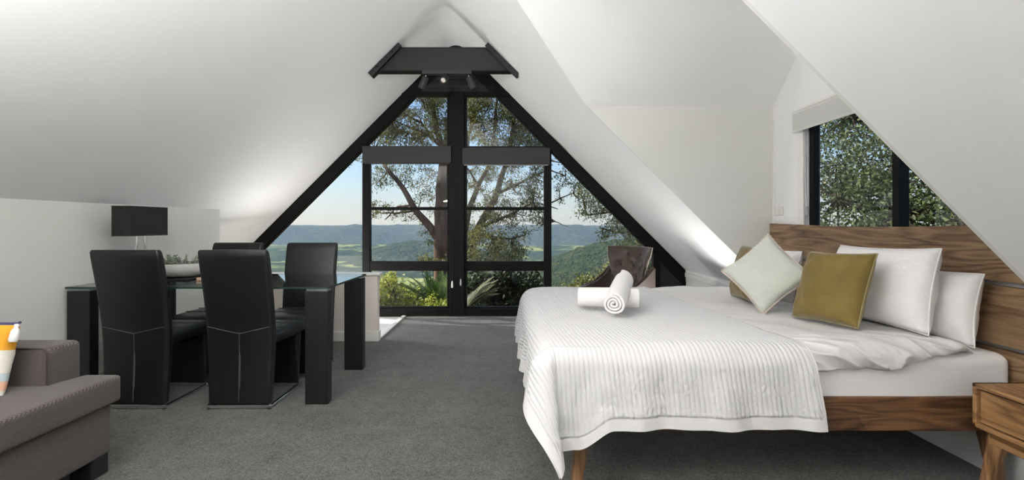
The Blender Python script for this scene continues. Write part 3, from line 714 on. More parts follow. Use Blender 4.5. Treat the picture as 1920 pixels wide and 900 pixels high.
# ------------------------------------------------------------------ sofa
SZ = .455
t = thing('sofa', 'brown-grey tweed sofa standing along the side wall', 'sofa', (-2.37, 1.3, 0))
def L(x, y, z): return Vector((x+2.37, y-1.3, z))
def sbox(name, lo, hi, bev, mat='sofa', seg=4): return obj(name, boxm(L(*lo), L(*hi), bev, seg), M[mat], t, 50)
sbox('base', (-2.86, .3, .094), (-1.875, 2.268, .33), .018)
sbox('backrest', (-2.86, .3, .3), (-2.62, 2.27, .8), .05)
arm = sbox('arm', (-2.86, 2.105, .3), (-2.03, 2.285, .622), .028); sbox('arm', (-2.86, .3, .3), (-2.03, .48, .622), .028)
def piping(parent, pts, r=.0035):
    obj('piping', add_tube(BM(), [L(*p) for p in pts], r, 6), M['sofapipe'], parent, True)
piping(arm, [(-2.62, 2.112, .618), (-2.052, 2.112, .618), (-2.036, 2.112, .6), (-2.036, 2.112, .46)])
bm = BM()
T = [(-2.62, .484), (-2.02, .484), (-2.02, .29), (-1.84, .29), (-1.84, 2.282), (-2.02, 2.282), (-2.02, 2.10), (-2.62, 2.10)]
add_prism(bm, [L(x, y, .33) for x, y in T], (0, 0, SZ-.33)); bmesh.ops.bevel(bm, geom=[e for e in bm.edges], offset=.024, segments=4, affect='EDGES', profile=.6)
sc_ = obj('seat_cushion', bm, M['sofa'], t, 50)
piping(sc_, [(-1.849, .32, SZ-.012), (-1.849, 2.255, SZ-.012), (-1.868, 2.274, SZ-.012), (-2.01, 2.274, SZ-.012)])
piping(sc_, [(-1.849, .32, .34), (-1.849, 2.255, .34), (-1.868, 2.274, .34)])
for x, y in ((-1.99, 2.17), (-1.99, .32), (-2.84, 2.17), (-2.84, .32)):
    obj('leg', boxm(L(x, y, 0), L(x+.1, y+.095, .095), .006), M['darkleg'], t)
# patchwork cushion with tassels
cw, chh = .50, .31
o = thing('patchwork_cushion', 'mustard, burgundy and cream patchwork cushion with tassels on the sofa', 'cushion')
o.matrix_world = axes((-2.345, 2.035, SZ+.148), (1, -.06, -.03), (-.13, .2, .97))
me, rim = cushion_mesh('cover', cw, chh, .13, n=46, seed=3, wr=.003, pinch=.04)
mats = [plain('cream_cloth', srgb(225, 220, 208), .9), plain('mustard_cloth', srgb(222, 158, 42), .9), plain('teal_cloth', srgb(62, 98, 108), .9), plain('burgundy_cloth', srgb(122, 44, 50), .9), plain('pale_blue_cloth', srgb(190, 203, 206), .9), plain('peach_cloth', srgb(224, 178, 150), .9), plain('navy_cloth', srgb(56, 58, 92), .9)]
for m_ in mats: me.materials.append(m_)
for p in me.polygons:
    u, v = p.center.x/cw+.5, p.center.y/chh+.5
    k = 0
    if v > .62: k = 1
    if v > .72 and .3 < u < .93-(v-.72)*.5: k = 2
    if v > .955: k = 6
    if .32 < v < .62 and u < .9: k = 3
    if .4 < v < .62 and u < .76: k = 1
    if .42 < v < .56 and u > .9: k = 0
    if v < .32: k = 4 if int(u*6) % 2 else 0
    if v < .22 and u > .84: k = 5
    if v < .1: k = 1 if int(u*9) % 3 == 0 else 0
    p.material_index = k
obj('cover', me, None, o)
for sx, sy in ((.5, .5), (.5, -.5), (-.5, .5), (-.5, -.5)):
    ts = obj('tassel', add_lathe(BM(), [(.001, .03), (.008, .028), (.009, .02), (.007, .014), (.014, .0), (.017, -.035), (.013, -.045), (.001, -.045)], 12, Matrix.Translation((sx*cw+.01*np.sign(sx), sy*chh-.035, .02)) @ Matrix.Rotation(-PI/2, 4, 'X')), M['linen'], o, True)
    obj('tassel_cord', add_tube(BM(), [(sx*cw, sy*chh, .0), (sx*cw+.01*np.sign(sx), sy*chh-.01, .02)], .006, 6), mats[6], ts)

# ------------------------------------------------------------------ bed
BX0, BX1, BY0, BY1 = .15, 2.19, 2.085, 3.93
t = thing('bed', 'wide oiled oak bed with plank headboard under the dormer window', 'bed', (1.2, 3.0, 0))
def LB(x, y, z): return Vector((x-1.2, y-3.0, z))
def bbox(name, lo, hi, bev=.006, mat='oakX'): return obj(name, boxm(LB(*lo), LB(*hi), bev), M[mat], t)
bbox('side_rail', (.2, 2.072, .272), (2.2, 2.105, .42)); bbox('side_rail', (.2, 3.91, .272), (2.2, 3.943, .42)); bbox('foot_rail', (.18, 2.072, .272), (.212, 3.943, .42), mat='oakY')
bbox('slat_base', (.21, 2.105, .34), (2.19, 3.91, .375), .002)
for x, y, sx, sy in ((.33, 2.13, -.04, -.02), (.33, 3.88, -.04, .02), (2.12, 2.13, .03, -.02), (2.12, 3.88, .03, .02)):
    bm = BM(); add_loft(bm, [[LB(x+a*.022+sx, y+b*.022+sy, 0) for a, b in rrect(1, 1, .5, 3)], [LB(x+a*.036, y+b*.036, .275) for a, b in rrect(1, 1, .5, 3)]]); obj('leg', bm, M['oakZ'], t, 40)
# headboard planks, each gently bowed
HY0, HY1 = 1.975, 4.062
def plank(zt, zb):
    ys = np.linspace(HY0, HY1, 25); pts = [(y, zb(y)) for y in ys]+[(y, zt(y)) for y in ys[::-1]]
    bm = BM(); add_prism(bm, [LB(2.2, y, z) for y, z in pts], (.034, 0, 0)); bmesh.ops.bevel(bm, geom=[e for e in bm.edges if abs(e.verts[0].co.x-e.verts[1].co.x) < 1e-5 and e.verts[0].co.x < 1.01], offset=.005, segments=2, affect='EDGES')
    obj('headboard_plank', bm, M['oakY'], t)
nrm_ = lambda y: (y-(HY0+HY1)/2)/((HY1-HY0)/2)
plank(lambda y: 1.155+.012*(abs(nrm_(y)+.15))**2-.004*math.cos(nrm_(y)*3), lambda y: .915-.006*nrm_(y)**2)
plank(lambda y: .897-.012*nrm_(y)**2, lambda y: .63+.006*nrm_(y))
plank(lambda y: .605, lambda y: .33)
for y in (2.35, 3.7): bbox('headboard_batten', (2.234, y, .34), (2.248, y+.08, 1.1), .002, 'oakZ')
# mattress
bm = boxm((BX0, BY0, .376), (BX1, BY1, .60), .045, 5)
bmesh.ops.subdivide_edges(bm, edges=[e for e in bm.edges if e.calc_length() > .1], cuts=14, use_grid_fill=True)
for v in bm.verts:
    if v.co.z < .58 and v.co.y < BY0+.02 and v.co.x > 1.75: v.co.y += .004*math.sin(v.co.x*60)
mt = obj('mattress', bm, M['sheet'], None, 50); tag(mt, 'thick mattress in a white fitted sheet on the oak bed', 'mattress')
# draped cloths
def drape(a, b, xf, yn, yf, z0, R, fold=.5, wave=.018, wl=.42, ph=0, flare=.08, foldir=(.62, .78), dip=0):
    p = np.maximum(0, xf-a); q = np.maximum(0, yn-b); qf = np.maximum(0, b-yf)
    def e(t): th = np.minimum(t/R, PI/2); ex = np.maximum(0, t-R*PI/2); return R*np.sin(th)+ex*flare, R*(1-np.cos(th))+ex*.995
    r = np.hypot(p, q); phi = np.arctan2(p, q)
    o, d = e(r); of, df = e(qf)
    x = np.maximum(a, xf)-np.sin(phi)*o; y = np.clip(b, yn, yf)-np.cos(phi)*o*(r > 0)+of
    z = z0-d-df
    # corner fold
    A = fold*np.maximum(0, r-.06)*np.sin(2*phi)**1.3*((p > 0) & (q > 0))
    x = x-A*(1.35*np.sin(phi)**2-.75); y = y-A*.85; z = z+A*.1-.02*np.maximum(0, r-.2)*np.sin(2*phi)*((p > 0) & (q > 0))
    # soft waves in the hanging parts
    hang = np.clip((d-R*.6)/.2, 0, 1)
    y = y-hang*np.cos(phi)*wave*(np.sin(2*PI*a/wl+ph)+.5*np.sin(2*PI*a/wl*2.3+1))*(p == 0)
    x = x-hang*np.sin(phi)*wave*1.6*(np.sin(2*PI*b/wl*1.25+ph+1)+.4*np.sin(2*PI*b/wl*2.1))*(q == 0)
    u_ = np.clip(((np.maximum(a, xf)-xf)-.09)/.15, 0, 1); z = z-dip*(1-u_*u_*(3-2*u_))*hang*np.cos(phi)*(q > 0)
    return np.stack([x, y, z], -1), p, q, r
na, nb_ = 560, 300
a0, a1, b0, b1 = -.25, 1.125, 1.735, 4.22
av = np.linspace(a0, a1, na); bv = np.linspace(b0, b1, nb_)
Ag, Bg = np.meshgrid(av, bv, indexing='ij')
Ash = Ag+.09*(3.98-Bg)
P, p_, q_, r_ = drape(Ash, Bg, .20, 2.14, 3.98, .645, .105, fold=.5, wave=.012, ph=.6, dip=.09)
top_ = (r_ == 0)
P[..., 2] += .010*snoise(Ag*.9, Bg*.9, 11, 3)*np.clip(1-r_*6, 0, 1)-.02*np.exp(-((Ag-.62)/.25)**2-((Bg-2.95)/.35)**2)
P[..., 2] -= .018*np.clip((.55-Ag)/.4, 0, 1)**2*(q_ < .05)
edge = np.minimum(np.minimum(Ag-a0, (a1-Ag)+.043), np.minimum(Bg-b0, b1-Bg))
N_ = grid_normals(P); N_ *= np.sign(N_[na//2, nb_//2, 2])
ribw = .0205
rib = np.abs(np.sin(PI*Ag/ribw))**.7
puck = .5+.5*np.sin(2*PI*(Bg/.021+.6*np.sin(Ag*40)+snoise(Ag*6, Bg*6, 5, 2)*1.2))
side = np.clip(q_*5, 0, 1)+np.clip(p_*4, 0, 1)*.6
disp = (.0036-.0012*np.clip(q_*4, 0, 1))*rib+.0032*puck*np.clip(side, 0, 1)+.003*snoise(Ag*5, Bg*5, 6, 2)*np.clip(side, 0, 1)
P2 = P+N_*(np.where(edge > .055, disp, .005+.001*snoise(Ag*9, Bg*9, 8, 2)))[..., None]
ec = (edge[:-1, :-1]+edge[1:, 1:])/2
t = thing('coverlet', 'white ribbed quilted coverlet draped over the foot of the bed', 'bedspread', (0, 0, 0))
obj('quilted_panel', grid_mesh('quilted_panel', P2, mask=ec > .053), M['quilt'], t, 'full')
obj('border', grid_mesh('border', P2, mask=ec <= .056), M['duvet'], t, 'full')
bk = P-N_*.006
obj('backing', grid_mesh('backing', bk[::4, ::4]), M['linen'], t, 'full')
# duvet
av = np.linspace(.55, 2.045, 190); tv = np.linspace(0, 1, 240); Ag, Tg = np.meshgrid(av, tv, indexing='ij')
qm = np.interp(Ag, [.5, 1.2, 1.5, 1.75, 1.88, 1.97, 2.05], [.17, .168, .155, .13, .10, .06, .03])
qm = qm+.012*snoise(Ag*2.4, 0*Ag+.3, 31, 2)*np.clip((Ag-1.15)*6, 0, 1)
Bg = 2.15-qm+(4.12-2.15+qm)*(.45*Tg+.55*Tg**2)
lift = .030*np.clip((Ag-1.05)/.35, 0, 1)
P, p_, q_, r_ = drape(Ag, Bg, -5, 2.15, 3.98, .622, .088, wave=0, flare=-.12)
qn = np.clip(q_/qm, 0, 1); on = np.clip((Ag-1.12)*6, 0, 1)
P[..., 2] += lift*(1-.2*qn)
P[..., 1] -= .022*np.sin(PI*qn**.8)*on
# soft billows on top, creases running into the hem
P[..., 2] += on*(1-qn)*.010*snoise(Ag*1.6+Bg*.7, Bg*1.4, 21, 3)
cr = 1-np.abs(snoise(Ag*3.4+Bg*4.2, Bg*2.6-Ag*.6, 22, 2)); cr2 = 1-np.abs(snoise(Ag*7+Bg*5, Bg*6, 23, 2))
wgt = on*np.clip((2.34-Bg)/.2, 0, 1)
P[..., 1] -= wgt*(.017*(cr**3-.3)+.006*(cr2**3-.3))
P[..., 2] += wgt*(1-qn)*(.010*(cr**3-.3)+.004*(cr2**3-.3))
headr = np.clip((Ag-1.94)/.105, 0, 1); P[..., 2] -= .048*headr**2.2
hem = P[:, :1].copy(); 
und = np.concatenate([hem+np.array([0, .03, -.012]), hem+np.array([0, .07, .012])], 1)[:, ::-1]
P = np.concatenate([und, P], 1)
tag(obj('duvet', grid_mesh('duvet', P), M['duvet'], None, 'full'), 'plump white duvet between the coverlet and the pillows', 'duvet')
# pillows
def white_pillow(lb, c, up, w, h, th, mat, seed, right=(0, -1, 0)):
    cushion('pillow', lb, 'pillow', c, right, up, w, h, th, M[mat], M['linen'], 'white pillows against the headboard', .0035, seed=seed, wr=.009, pinch=.06, flat=.36)
white_pillow('white waffle pillow in front on the near side of the bed', (1.925, 2.50, .852), (.17, -.02, .97), .64, .40, .17, 'waffle', 1, (.03, -1, .02))
white_pillow('plain white pillow at the near end, against the headboard', (2.085, 2.46, .78), (.13, -.02, .97), .65, .33, .15, 'linen', 2, (.02, -1, .0))
white_pillow('white pillow on the far side, behind the pale diamond cushion', (1.90, 3.5, .81), (.22, 0, .97), .64, .36, .16, 'waffle', 3)
cushion('cushion', 'olive velvet square cushion in front of the near white pillow', 'cushion', (1.655, 2.46, .845), (.285, -.958, .02), (.33, .14, .93), .365, .375, .15, M['olive'], M['olivepipe'], 'scatter cushions on the bed', .004, seed=4, wr=.006)
cushion('cushion', 'olive velvet square cushion farthest from the viewer', 'cushion', (1.61, 3.2, .838), (-.06, -.99, .0), (.22, .06, .97), .43, .37, .15, M['olive'], None, 'scatter cushions on the bed', .004, seed=5, wr=.008)
cushion('cushion', 'pale sage cushion set on its corner with blush piping', 'cushion', (1.495, 2.80, .878), (.78, -.62, 0), (.26, .22, .94), .345, .345, .13, M['sage'], M['pinkpipe'], 'scatter cushions on the bed', .0055, roll=PI/4, seed=6, wr=.004, pinch=.09)

# ------------------------------------------------------------------ rolled towels
def towel(lb, A, B, r, ph=0, up=(0, 0, 1)):
    A, B = Vector(A), Vector(B); ax = (B-A); ln = ax.length; ax.normalize()
    sx = ax.cross(Vector(up)).normalized(); sy = sx.cross(ax)
    n = 110; turns = 3.2; th = r*.19
    out_, inn_ = [], []
    for i in range(n):
        k = i/(n-1); ang = ph+k*turns*2*PI; rr = r*(.16+.84*k)
        rr -= r*.02*math.sin(ang*3)
        out_.append((math.cos(ang)*rr, math.sin(ang)*rr)); inn_.append((math.cos(ang)*(rr-th), math.sin(ang)*(rr-th)))
    ring = out_+inn_[::-1]
    bm = BM(); rings = []
    for f, sc in ((0, .93), (.03, .99), (.1, 1), (.35, 1.03), (.65, 1.04), (.9, 1), (.97, .99), (1, .93)):
        rings.append([A+ax*ln*f+(sx*x+sy*y)*sc for x, y in ring])
    R = [[bm.verts.new(p) for p in r2] for r2 in rings]; m = len(ring)
    for i in range(len(R)-1):
        for j in range(m): bm.faces.new((R[i][j], R[i][(j+1) % m], R[i+1][(j+1) % m], R[i+1][j]))
    for Rr in (R[0], R[-1]):
        for j in range(n-1): bm.faces.new((Rr[j], Rr[j+1], Rr[m-2-j], Rr[m-1-j]))
    o = obj('rolled_towel', bm, M['towel'], None, 60); tag(o, lb, 'towel', 'rolled towels on the bed')
ZB = .648
towel('rolled white towel lying flat on the coverlet under another', (.43, 3.0, ZB+.062), (.79, 2.93, ZB+.062), .064, 1.2)
towel('rolled white towel leaning across the one lying flat', (.585, 2.70, ZB+.070), (.745, 3.14, ZB+.155), .072, .4)

# ------------------------------------------------------------------ bedside table
NX0, NX1, NY0, NY1, NT, NBt = 1.884, 2.235, 1.43, 1.955, .5225, .345
t = thing('bedside_table', 'small oak bedside table with splayed legs beside the bed', 'table', ((NX0+NX1)/2, (NY0+NY1)/2, 0))
cx, cy = (NX0+NX1)/2, (NY0+NY1)/2
def nb2(name, lo, hi, bev=.004, mat='standY', par=None): return obj(name, boxm((lo[0]-cx, lo[1]-cy, lo[2]), (hi[0]-cx, hi[1]-cy, hi[2]), bev), M[mat], par or t)
nb2('top', (NX0, NY0, NT-.018), (NX1, NY1, NT)); nb2('bottom_panel', (NX0, NY0, NBt), (NX1, NY1, NBt+.018))
nb2('side_panel', (NX0, NY1-.018, NBt), (NX1, NY1, NT)); nb2('side_panel', (NX0, NY0, NBt), (NX1, NY0+.018, NT)); nb2('back_panel', (NX1-.012, NY0, NBt), (NX1, NY1, NT))
ym = (NY0+NY1)/2
bm = BM(); zt, zb_, x_ = NT-.024, NBt+.024, NX0+.012
pts = [(NY1-.024, zb_), (NY1-.024, zt), (ym+.075, zt), (ym+.055, zt-.028), (ym-.055, zt-.028), (ym-.075, zt), (NY0+.024, zt), (NY0+.024, zb_)]
add_prism(bm, [(x_-cx, y-cy, z) for y, z in pts], (.018, 0, 0)); dr = obj('drawer', bm, M['standY'], t)
nb2('drawer_box', (NX0+.03, NY0+.03, NBt+.03), (NX1-.02, NY1-.03, NT-.055), 0, 'darkleg', dr)
nb2('apron', (NX0+.02, NY0+.05, NBt-.05), (NX0+.04, NY1-.05, NBt)); nb2('apron', (NX1-.04, NY0+.05, NBt-.05), (NX1-.02, NY1-.05, NBt))
for x, sx in ((NX0+.045, -.035), (NX1-.045, .0)):
    for y, sy in ((NY0+.06, -.045), (NY1-.06, .03)):
        inw = -1 if sy > 0 else 1
        bm = BM(); rings = []
        for k, wd in ((0, .016), (.35, .02), (.7, .026), (.86, .032), (1, .05)):
            xx = x+sx*(1-k); yy = y+sy*(1-k)+inw*(wd-.02)*.8
            rings.append([(xx+a*.019-cx, yy+b*wd-cy, NBt*k) for a, b in rrect(1, 1, .4, 2)])
        add_loft(bm, rings); obj('leg', bm, M['standZ'], t, 40)

# ------------------------------------------------------------------ tufted brown chair by the gable window
t = thing('tufted_chair', 'brown velvet button-tufted wing chair by the gable window', 'armchair', (1.085, 4.86, 0), math.radians(128))
nu, nv = 49, 57
u = np.linspace(-1, 1, nu); v = np.linspace(0, 1, nv); U, V = np.meshgrid(u, v, indexing='ij')
hwv = np.interp(V, [0, .2, .42, .55, .85, 1], [.235, .205, .195, .21, .27, .282])
zc_ = .36+.575*V
yb_ = -.235-.09*V+.13*np.abs(U)**2.4*(.5+.5*np.clip(V*1.3, 0, 1))
X = hwv*U; tuft = np.zeros_like(X)
btn = [(-.3, .86), (.3, .86), (-.6, .66), (0, .66), (.6, .66), (-.3, .46), (.3, .46), (0, .28)]
for bu, bv_ in btn: tuft += .022*np.exp(-(((U-bu)*.25)**2+((V-bv_)*.575)**2)/.0016)
Zt = zc_+.0*U
rimf = np.clip(np.minimum(1-np.abs(U), np.minimum(1-V, V+.1))*6, 0, 1)**.5
front = np.stack([X, yb_+.045*rimf-tuft, Zt], -1); back_ = np.stack([X, yb_-.03*rimf-.012, Zt], -1)
full = np.concatenate([front, back_[::-1]], 0); full = np.concatenate([full, full[:1]], 0)
me = grid_mesh('backrest', full); bmm = BM(); bmm.from_mesh(me); bmesh.ops.remove_doubles(bmm, verts=bmm.verts[:], dist=1e-5); bmesh.ops.holes_fill(bmm, edges=bmm.edges[:], sides=0)
bk = obj('backrest', bmm, M['velvet'], t, 'full')
for bu, bv_ in btn:
    hw_ = float(np.interp(bv_, [0, .2, .42, .55, .85, 1], [.235, .205, .195, .21, .27, .282]))
    yy = -.235-.09*bv_+.13*abs(bu)**2.4*(.5+.5*min(bv_*1.3, 1))+.045-.02
    bm = BM(); bmesh.ops.create_uvsphere(bm, u_segments=10, v_segments=6, radius=.011, matrix=Matrix.Translation((hw_*bu, yy, .36+.575*bv_))); obj('button', bm, M['velvetdark'], bk, True)
for sg in (-1, 1):
    bm = BM()
    for k in np.linspace(.1, .99, 40):
        hw_ = float(np.interp(k, [0, .2, .42, .55, .85, 1], [.235, .205, .195, .21, .27, .282])); yy = -.235-.09*k+.13*(.5+.5*min(k*1.3, 1))
        bmesh.ops.create_icosphere(bm, subdivisions=1, radius=.0062, matrix=Matrix.Translation((sg*(hw_+.004), yy-.006, .36+.575*k)))
    obj('nailhead_trim', bm, M['brass'], bk)
obj('seat', boxm((-.24, -.22, .34), (.24, .28, .475), .04, 4), M['velvet'], t, 50)
for sg in (-1, 1):
    bm = BM(); pr = [(-.26, .36), (.30, .36), (.30, .52), (.2, .535), (.02, .56), (-.12, .63), (-.22, .74), (-.26, .74)]
    add_prism(bm, [(sg*.235, y, z) for y, z in pr], (sg*.055, 0, 0)); bmesh.ops.bevel(bm, geom=bm.edges[:], offset=.016, segments=3, affect='EDGES'); obj('arm', bm, M['velvet'], t, 50)
for x in (-.22, .22):
    for y, sy in ((.25, .02), (-.2, -.06)):
        bm = BM(); add_loft(bm, [[(x+a*.014, y+sy+b*.014, 0) for a, b in rrect(1, 1, .4, 2)], [(x+a*.024, y+b*.024, .35) for a, b in rrect(1, 1, .4, 2)]]); obj('leg', bm, M['darkleg'], t)

# ------------------------------------------------------------------ small fittings
def plate(name, label, c, n, w, h, holes):
    """wall plate; n is '+x','-x' normal"""
    t = thing(name, label, 'socket' if 'outlet' in name else 'switch', c); sg = 1 if n == '+x' else -1
    obj('plate', boxm((0 if sg > 0 else -.009, -w/2, -h/2), (.009 if sg > 0 else 0, w/2, h/2), .003), M['plastic'], t)
    for y in holes: obj('rocker', boxm((.009*sg if sg > 0 else -.0125, y-.01, -.014), (.0125 if sg > 0 else -.009, y+.01, .014), .001), M['whitetrim'], t)
c = W(192, 648, 1); k = XL/c.x; plate('wall_outlet', 'white power outlet low on the grey wall behind the table', (XL+.0005, k, EYE+(c.z-EYE)*k), '+x', .12, .075, (-.03, .03))
c = W(1323, 541, 1); k = XR/c.x; plate('wall_outlet', 'white power outlet on the low knee wall beyond the bed', (XR-.0005, k, EYE+(c.z-EYE)*k), '-x', .12, .075, (-.03, .03))
c = W(1462, 396, 1); k = XR/c.x; plate('light_switch', 'white light switch above the far end of the headboard', (XR-.0005, k, EYE+(c.z-EYE)*k), '-x', .115, .072, (0,))
# roller blind of the dormer window
t = thing('roller_blind', 'pale grey roller blind drawn up over the window behind the bed', 'blind', (XR-.03, (WY0+WY1)/2, 1.87))
hl = (WY1-WY0)/2+.06
obj('cassette', add_tube(BM(), [(0, -hl, .142), (0, hl, .142)], .03, 16), M['blindcloth'], t, 50)
obj('cloth', boxm((-.0315, -hl+.01, .004), (-.0285, hl-.01, .142)), M['blindcloth'], t)
obj('hem_bar', boxm((-.036, -hl+.01, 0), (-.024, hl-.01, .018), .003), M['blindcloth'], t)
c = W(1511, 396, 1); k = (XR-.03)/c.x; e_ = Vector((XR-.026, k, EYE+(c.z-EYE)*k))-t.location
cd = obj('chain', add_tube(BM(), [e_+Vector(q) for q in ((-.002, -.014, .62), (0, -.012, .14), (0, -.004, .036), (0, .004, .036), (0, .012, .14), (-.002, .014, .62))], .0022, 5), M['plastic'], t)
obj('chain_weight', add_lathe(BM(), [(.001, -.04), (.016, -.034), (.02, -.01), (.02, .02), (.014, .036), (.001, .04)], 14, Matrix.Translation(e_) @ Matrix.Diagonal((.45, 1, 1, 1))), M['greyplastic'], cd, True)
# made-up stands for the three added fill lights, out of view
for ux, uy, lb in ((-1.5, .2, 'added fill uplighter out of view, nearer the grey side wall'), (.35, -.3, 'added fill uplighter out of view, nearer the bed'), (-.7, -1.75, 'added fill uplighter out of view by the rear wall')):
    t = thing('added_uplighter', lb, 'lamp', (ux, uy, 0), 0, 'added fill uplighters out of view')
    obj('base', add_lathe(BM(), [(.001, 0), (.14, 0), (.14, .015), (.02, .025), (.001, .03)], 24), M['black'], t, True)
    obj('pole', add_tube(BM(), [(0, 0, .02), (0, 0, 1.62)], .011, 10), M['black'], t, True)
    obj('bowl', add_lathe(BM(), [(.012, 1.6), (.09, 1.63), (.17, 1.69), (.19, 1.73), (.185, 1.73), (.16, 1.695), (.08, 1.64), (.012, 1.615)], 28), M['black'], t, True)

# ------------------------------------------------------------------ the valley outside
def fbm(x, y, seed, oct=4): return snoise(x, y, seed, oct)
def landmat(name, ramp, scale, detail=8, bump=None):
    m, nt, b = newmat(name); N = nt.nodes; L = nt.links
    tc = N.new('ShaderNodeTexCoord')
    n = N.new('ShaderNodeTexNoise'); n.inputs['Scale'].default_value = scale; n.inputs['Detail'].default_value = detail; n.inputs['Roughness'].default_value = .7
    L.new(tc.outputs['Object'], n.inputs[0]); r = N.new('ShaderNodeValToRGB'); e = r.color_ramp.elements
    e[0].position = ramp[0][0]; e[0].color = ramp[0][1]; e[1].position = ramp[-1][0]; e[1].color = ramp[-1][1]
    for p, c in ramp[1:-1]: q = e.new(p); q.color = c
    L.new(n.outputs[0], r.inputs[0]); L.new(r.outputs[0], b.inputs['Base Color']); b.inputs['Roughness'].default_value = 1; b.inputs['Specular IOR Level'].default_value = 0
    if bump:
        v = N.new('ShaderNodeTexVoronoi'); v.inputs['Scale'].default_value = bump[0]; L.new(tc.outputs['Object'], v.inputs[0])
        bp = N.new('ShaderNodeBump'); bp.inputs['Strength'].default_value = 1; bp.inputs['Distance'].default_value = bump[1]; bp.invert = True
        L.new(v.outputs[0], bp.inputs['Height']); L.new(bp.outputs[0], b.inputs['Normal'])
    return m
FOR = [(.3, srgb(36, 46, 26)), (.5, srgb(62, 74, 40)), (.72, srgb(98, 104, 62))]
M['forest'] = landmat('forest_canopy', FOR, .05, 10, (.12, 6))
M['forestnear'] = landmat('forest_canopy_near', FOR, .12, 10, (.3, 3))
M['valley'] = landmat('valley_fields', [(.36, srgb(44, 58, 36)), (.5, srgb(66, 82, 46)), (.54, srgb(128, 142, 74)), (.6, srgb(176, 176, 112)), (.64, srgb(84, 98, 56)), (.75, srgb(46, 60, 36))], .011, 6, (.1, 3))
M['soil'] = plain('garden_soil', srgb(74, 62, 44), 1, var=.3, vscale=2)
def land(name, label, cat, x0, x1, y0, y1, nx, ny, hf, mat):
    xs = np.linspace(x0, x1, nx); ys = np.linspace(y0, y1, ny); Xg, Yg = np.meshgrid(xs, ys, indexing='ij')
    P = np.stack([Xg, Yg, hf(Xg, Yg)], -1); return struct(name, grid_mesh(name, P), M[mat], label, cat, 'full')
ss = lambda t: np.clip(t, 0, 1)**2*(3-2*np.clip(t, 0, 1))
land('ground', 'garden slope falling away below the house', 'ground', -120, 130, -40, 210, 80, 80, lambda x, y: -2.9-46*ss((y-10)/220)-4*ss((y-8)/10)-.4*fbm(x/20, y/20, 1), 'soil')
land('valley_floor', 'patchwork of green fields on the valley floor', 'valley', -1700, 1700, 190, 2300, 160, 160, lambda x, y: -74+14*np.sin(y/170)+5*fbm(x/300, y/300, 2)-8*ss((400-y)/200), 'valley')
land('hill', 'long blue escarpment closing the far side of the valley', 'hill', -2600, 2600, 1700, 3000, 260, 110, lambda x, y: -90+ss((y-1750-120*fbm(x/500, y/900, 4))/620)*(86+2*np.sin(x/130)+4*fbm(x/240, y/700, 3, 4)-6*ss((x-200)/900))+14*fbm(x/130, y/160, 9, 4)*ss((y-1750)/200)*ss((2500-y)/400)*(y < 2500), 'forest')
land('hill', 'dark rounded wooded hill rising in the middle of the valley', 'hill', -420, 60, 850, 1450, 100, 80, lambda x, y: -90+46*np.exp(-((x+235)/150)**2-((y-1150)/150)**2)+20*np.exp(-((x+80)/130)**2-((y-1150)/150)**2)+3*fbm(x/40, y/40, 5), 'forest')
land('hill', 'forested green hill on the right of the valley', 'hill', -60, 620, 360, 900, 150, 110, lambda x, y: -78+60*ss((x+70)/230)*np.exp(-((y-620)/170)**2)+3.2*fbm(x/22, y/22, 6, 4), 'forestnear')
land('hill', 'dark wooded spur at the left edge of the view', 'hill', -560, -255, 420, 720, 90, 70, lambda x, y: -80+58*np.exp(-((x+400)/95)**2-((y-560)/90)**2)+3*fbm(x/22, y/22, 7, 4), 'forestnear')
bm = boxm((-6000, 140, -140), (6000, 6000, 320))
hz = bpy.data.materials.new('valley_haze'); hz.use_nodes = True; hz.node_tree.nodes.clear()
vsn = hz.node_tree.nodes.new('ShaderNodeVolumeScatter'); vsn.inputs['Color'].default_value = (.5, .7, 1, 1); vsn.inputs['Density'].default_value = .0003; vsn.inputs['Anisotropy'].default_value = .1
on = hz.node_tree.nodes.new('ShaderNodeOutputMaterial'); hz.node_tree.links.new(vsn.outputs[0], on.inputs['Volume'])
tag(obj('valley_haze', bm, hz), 'thin blue haze hanging over the valley', 'haze', None, 'stuff')

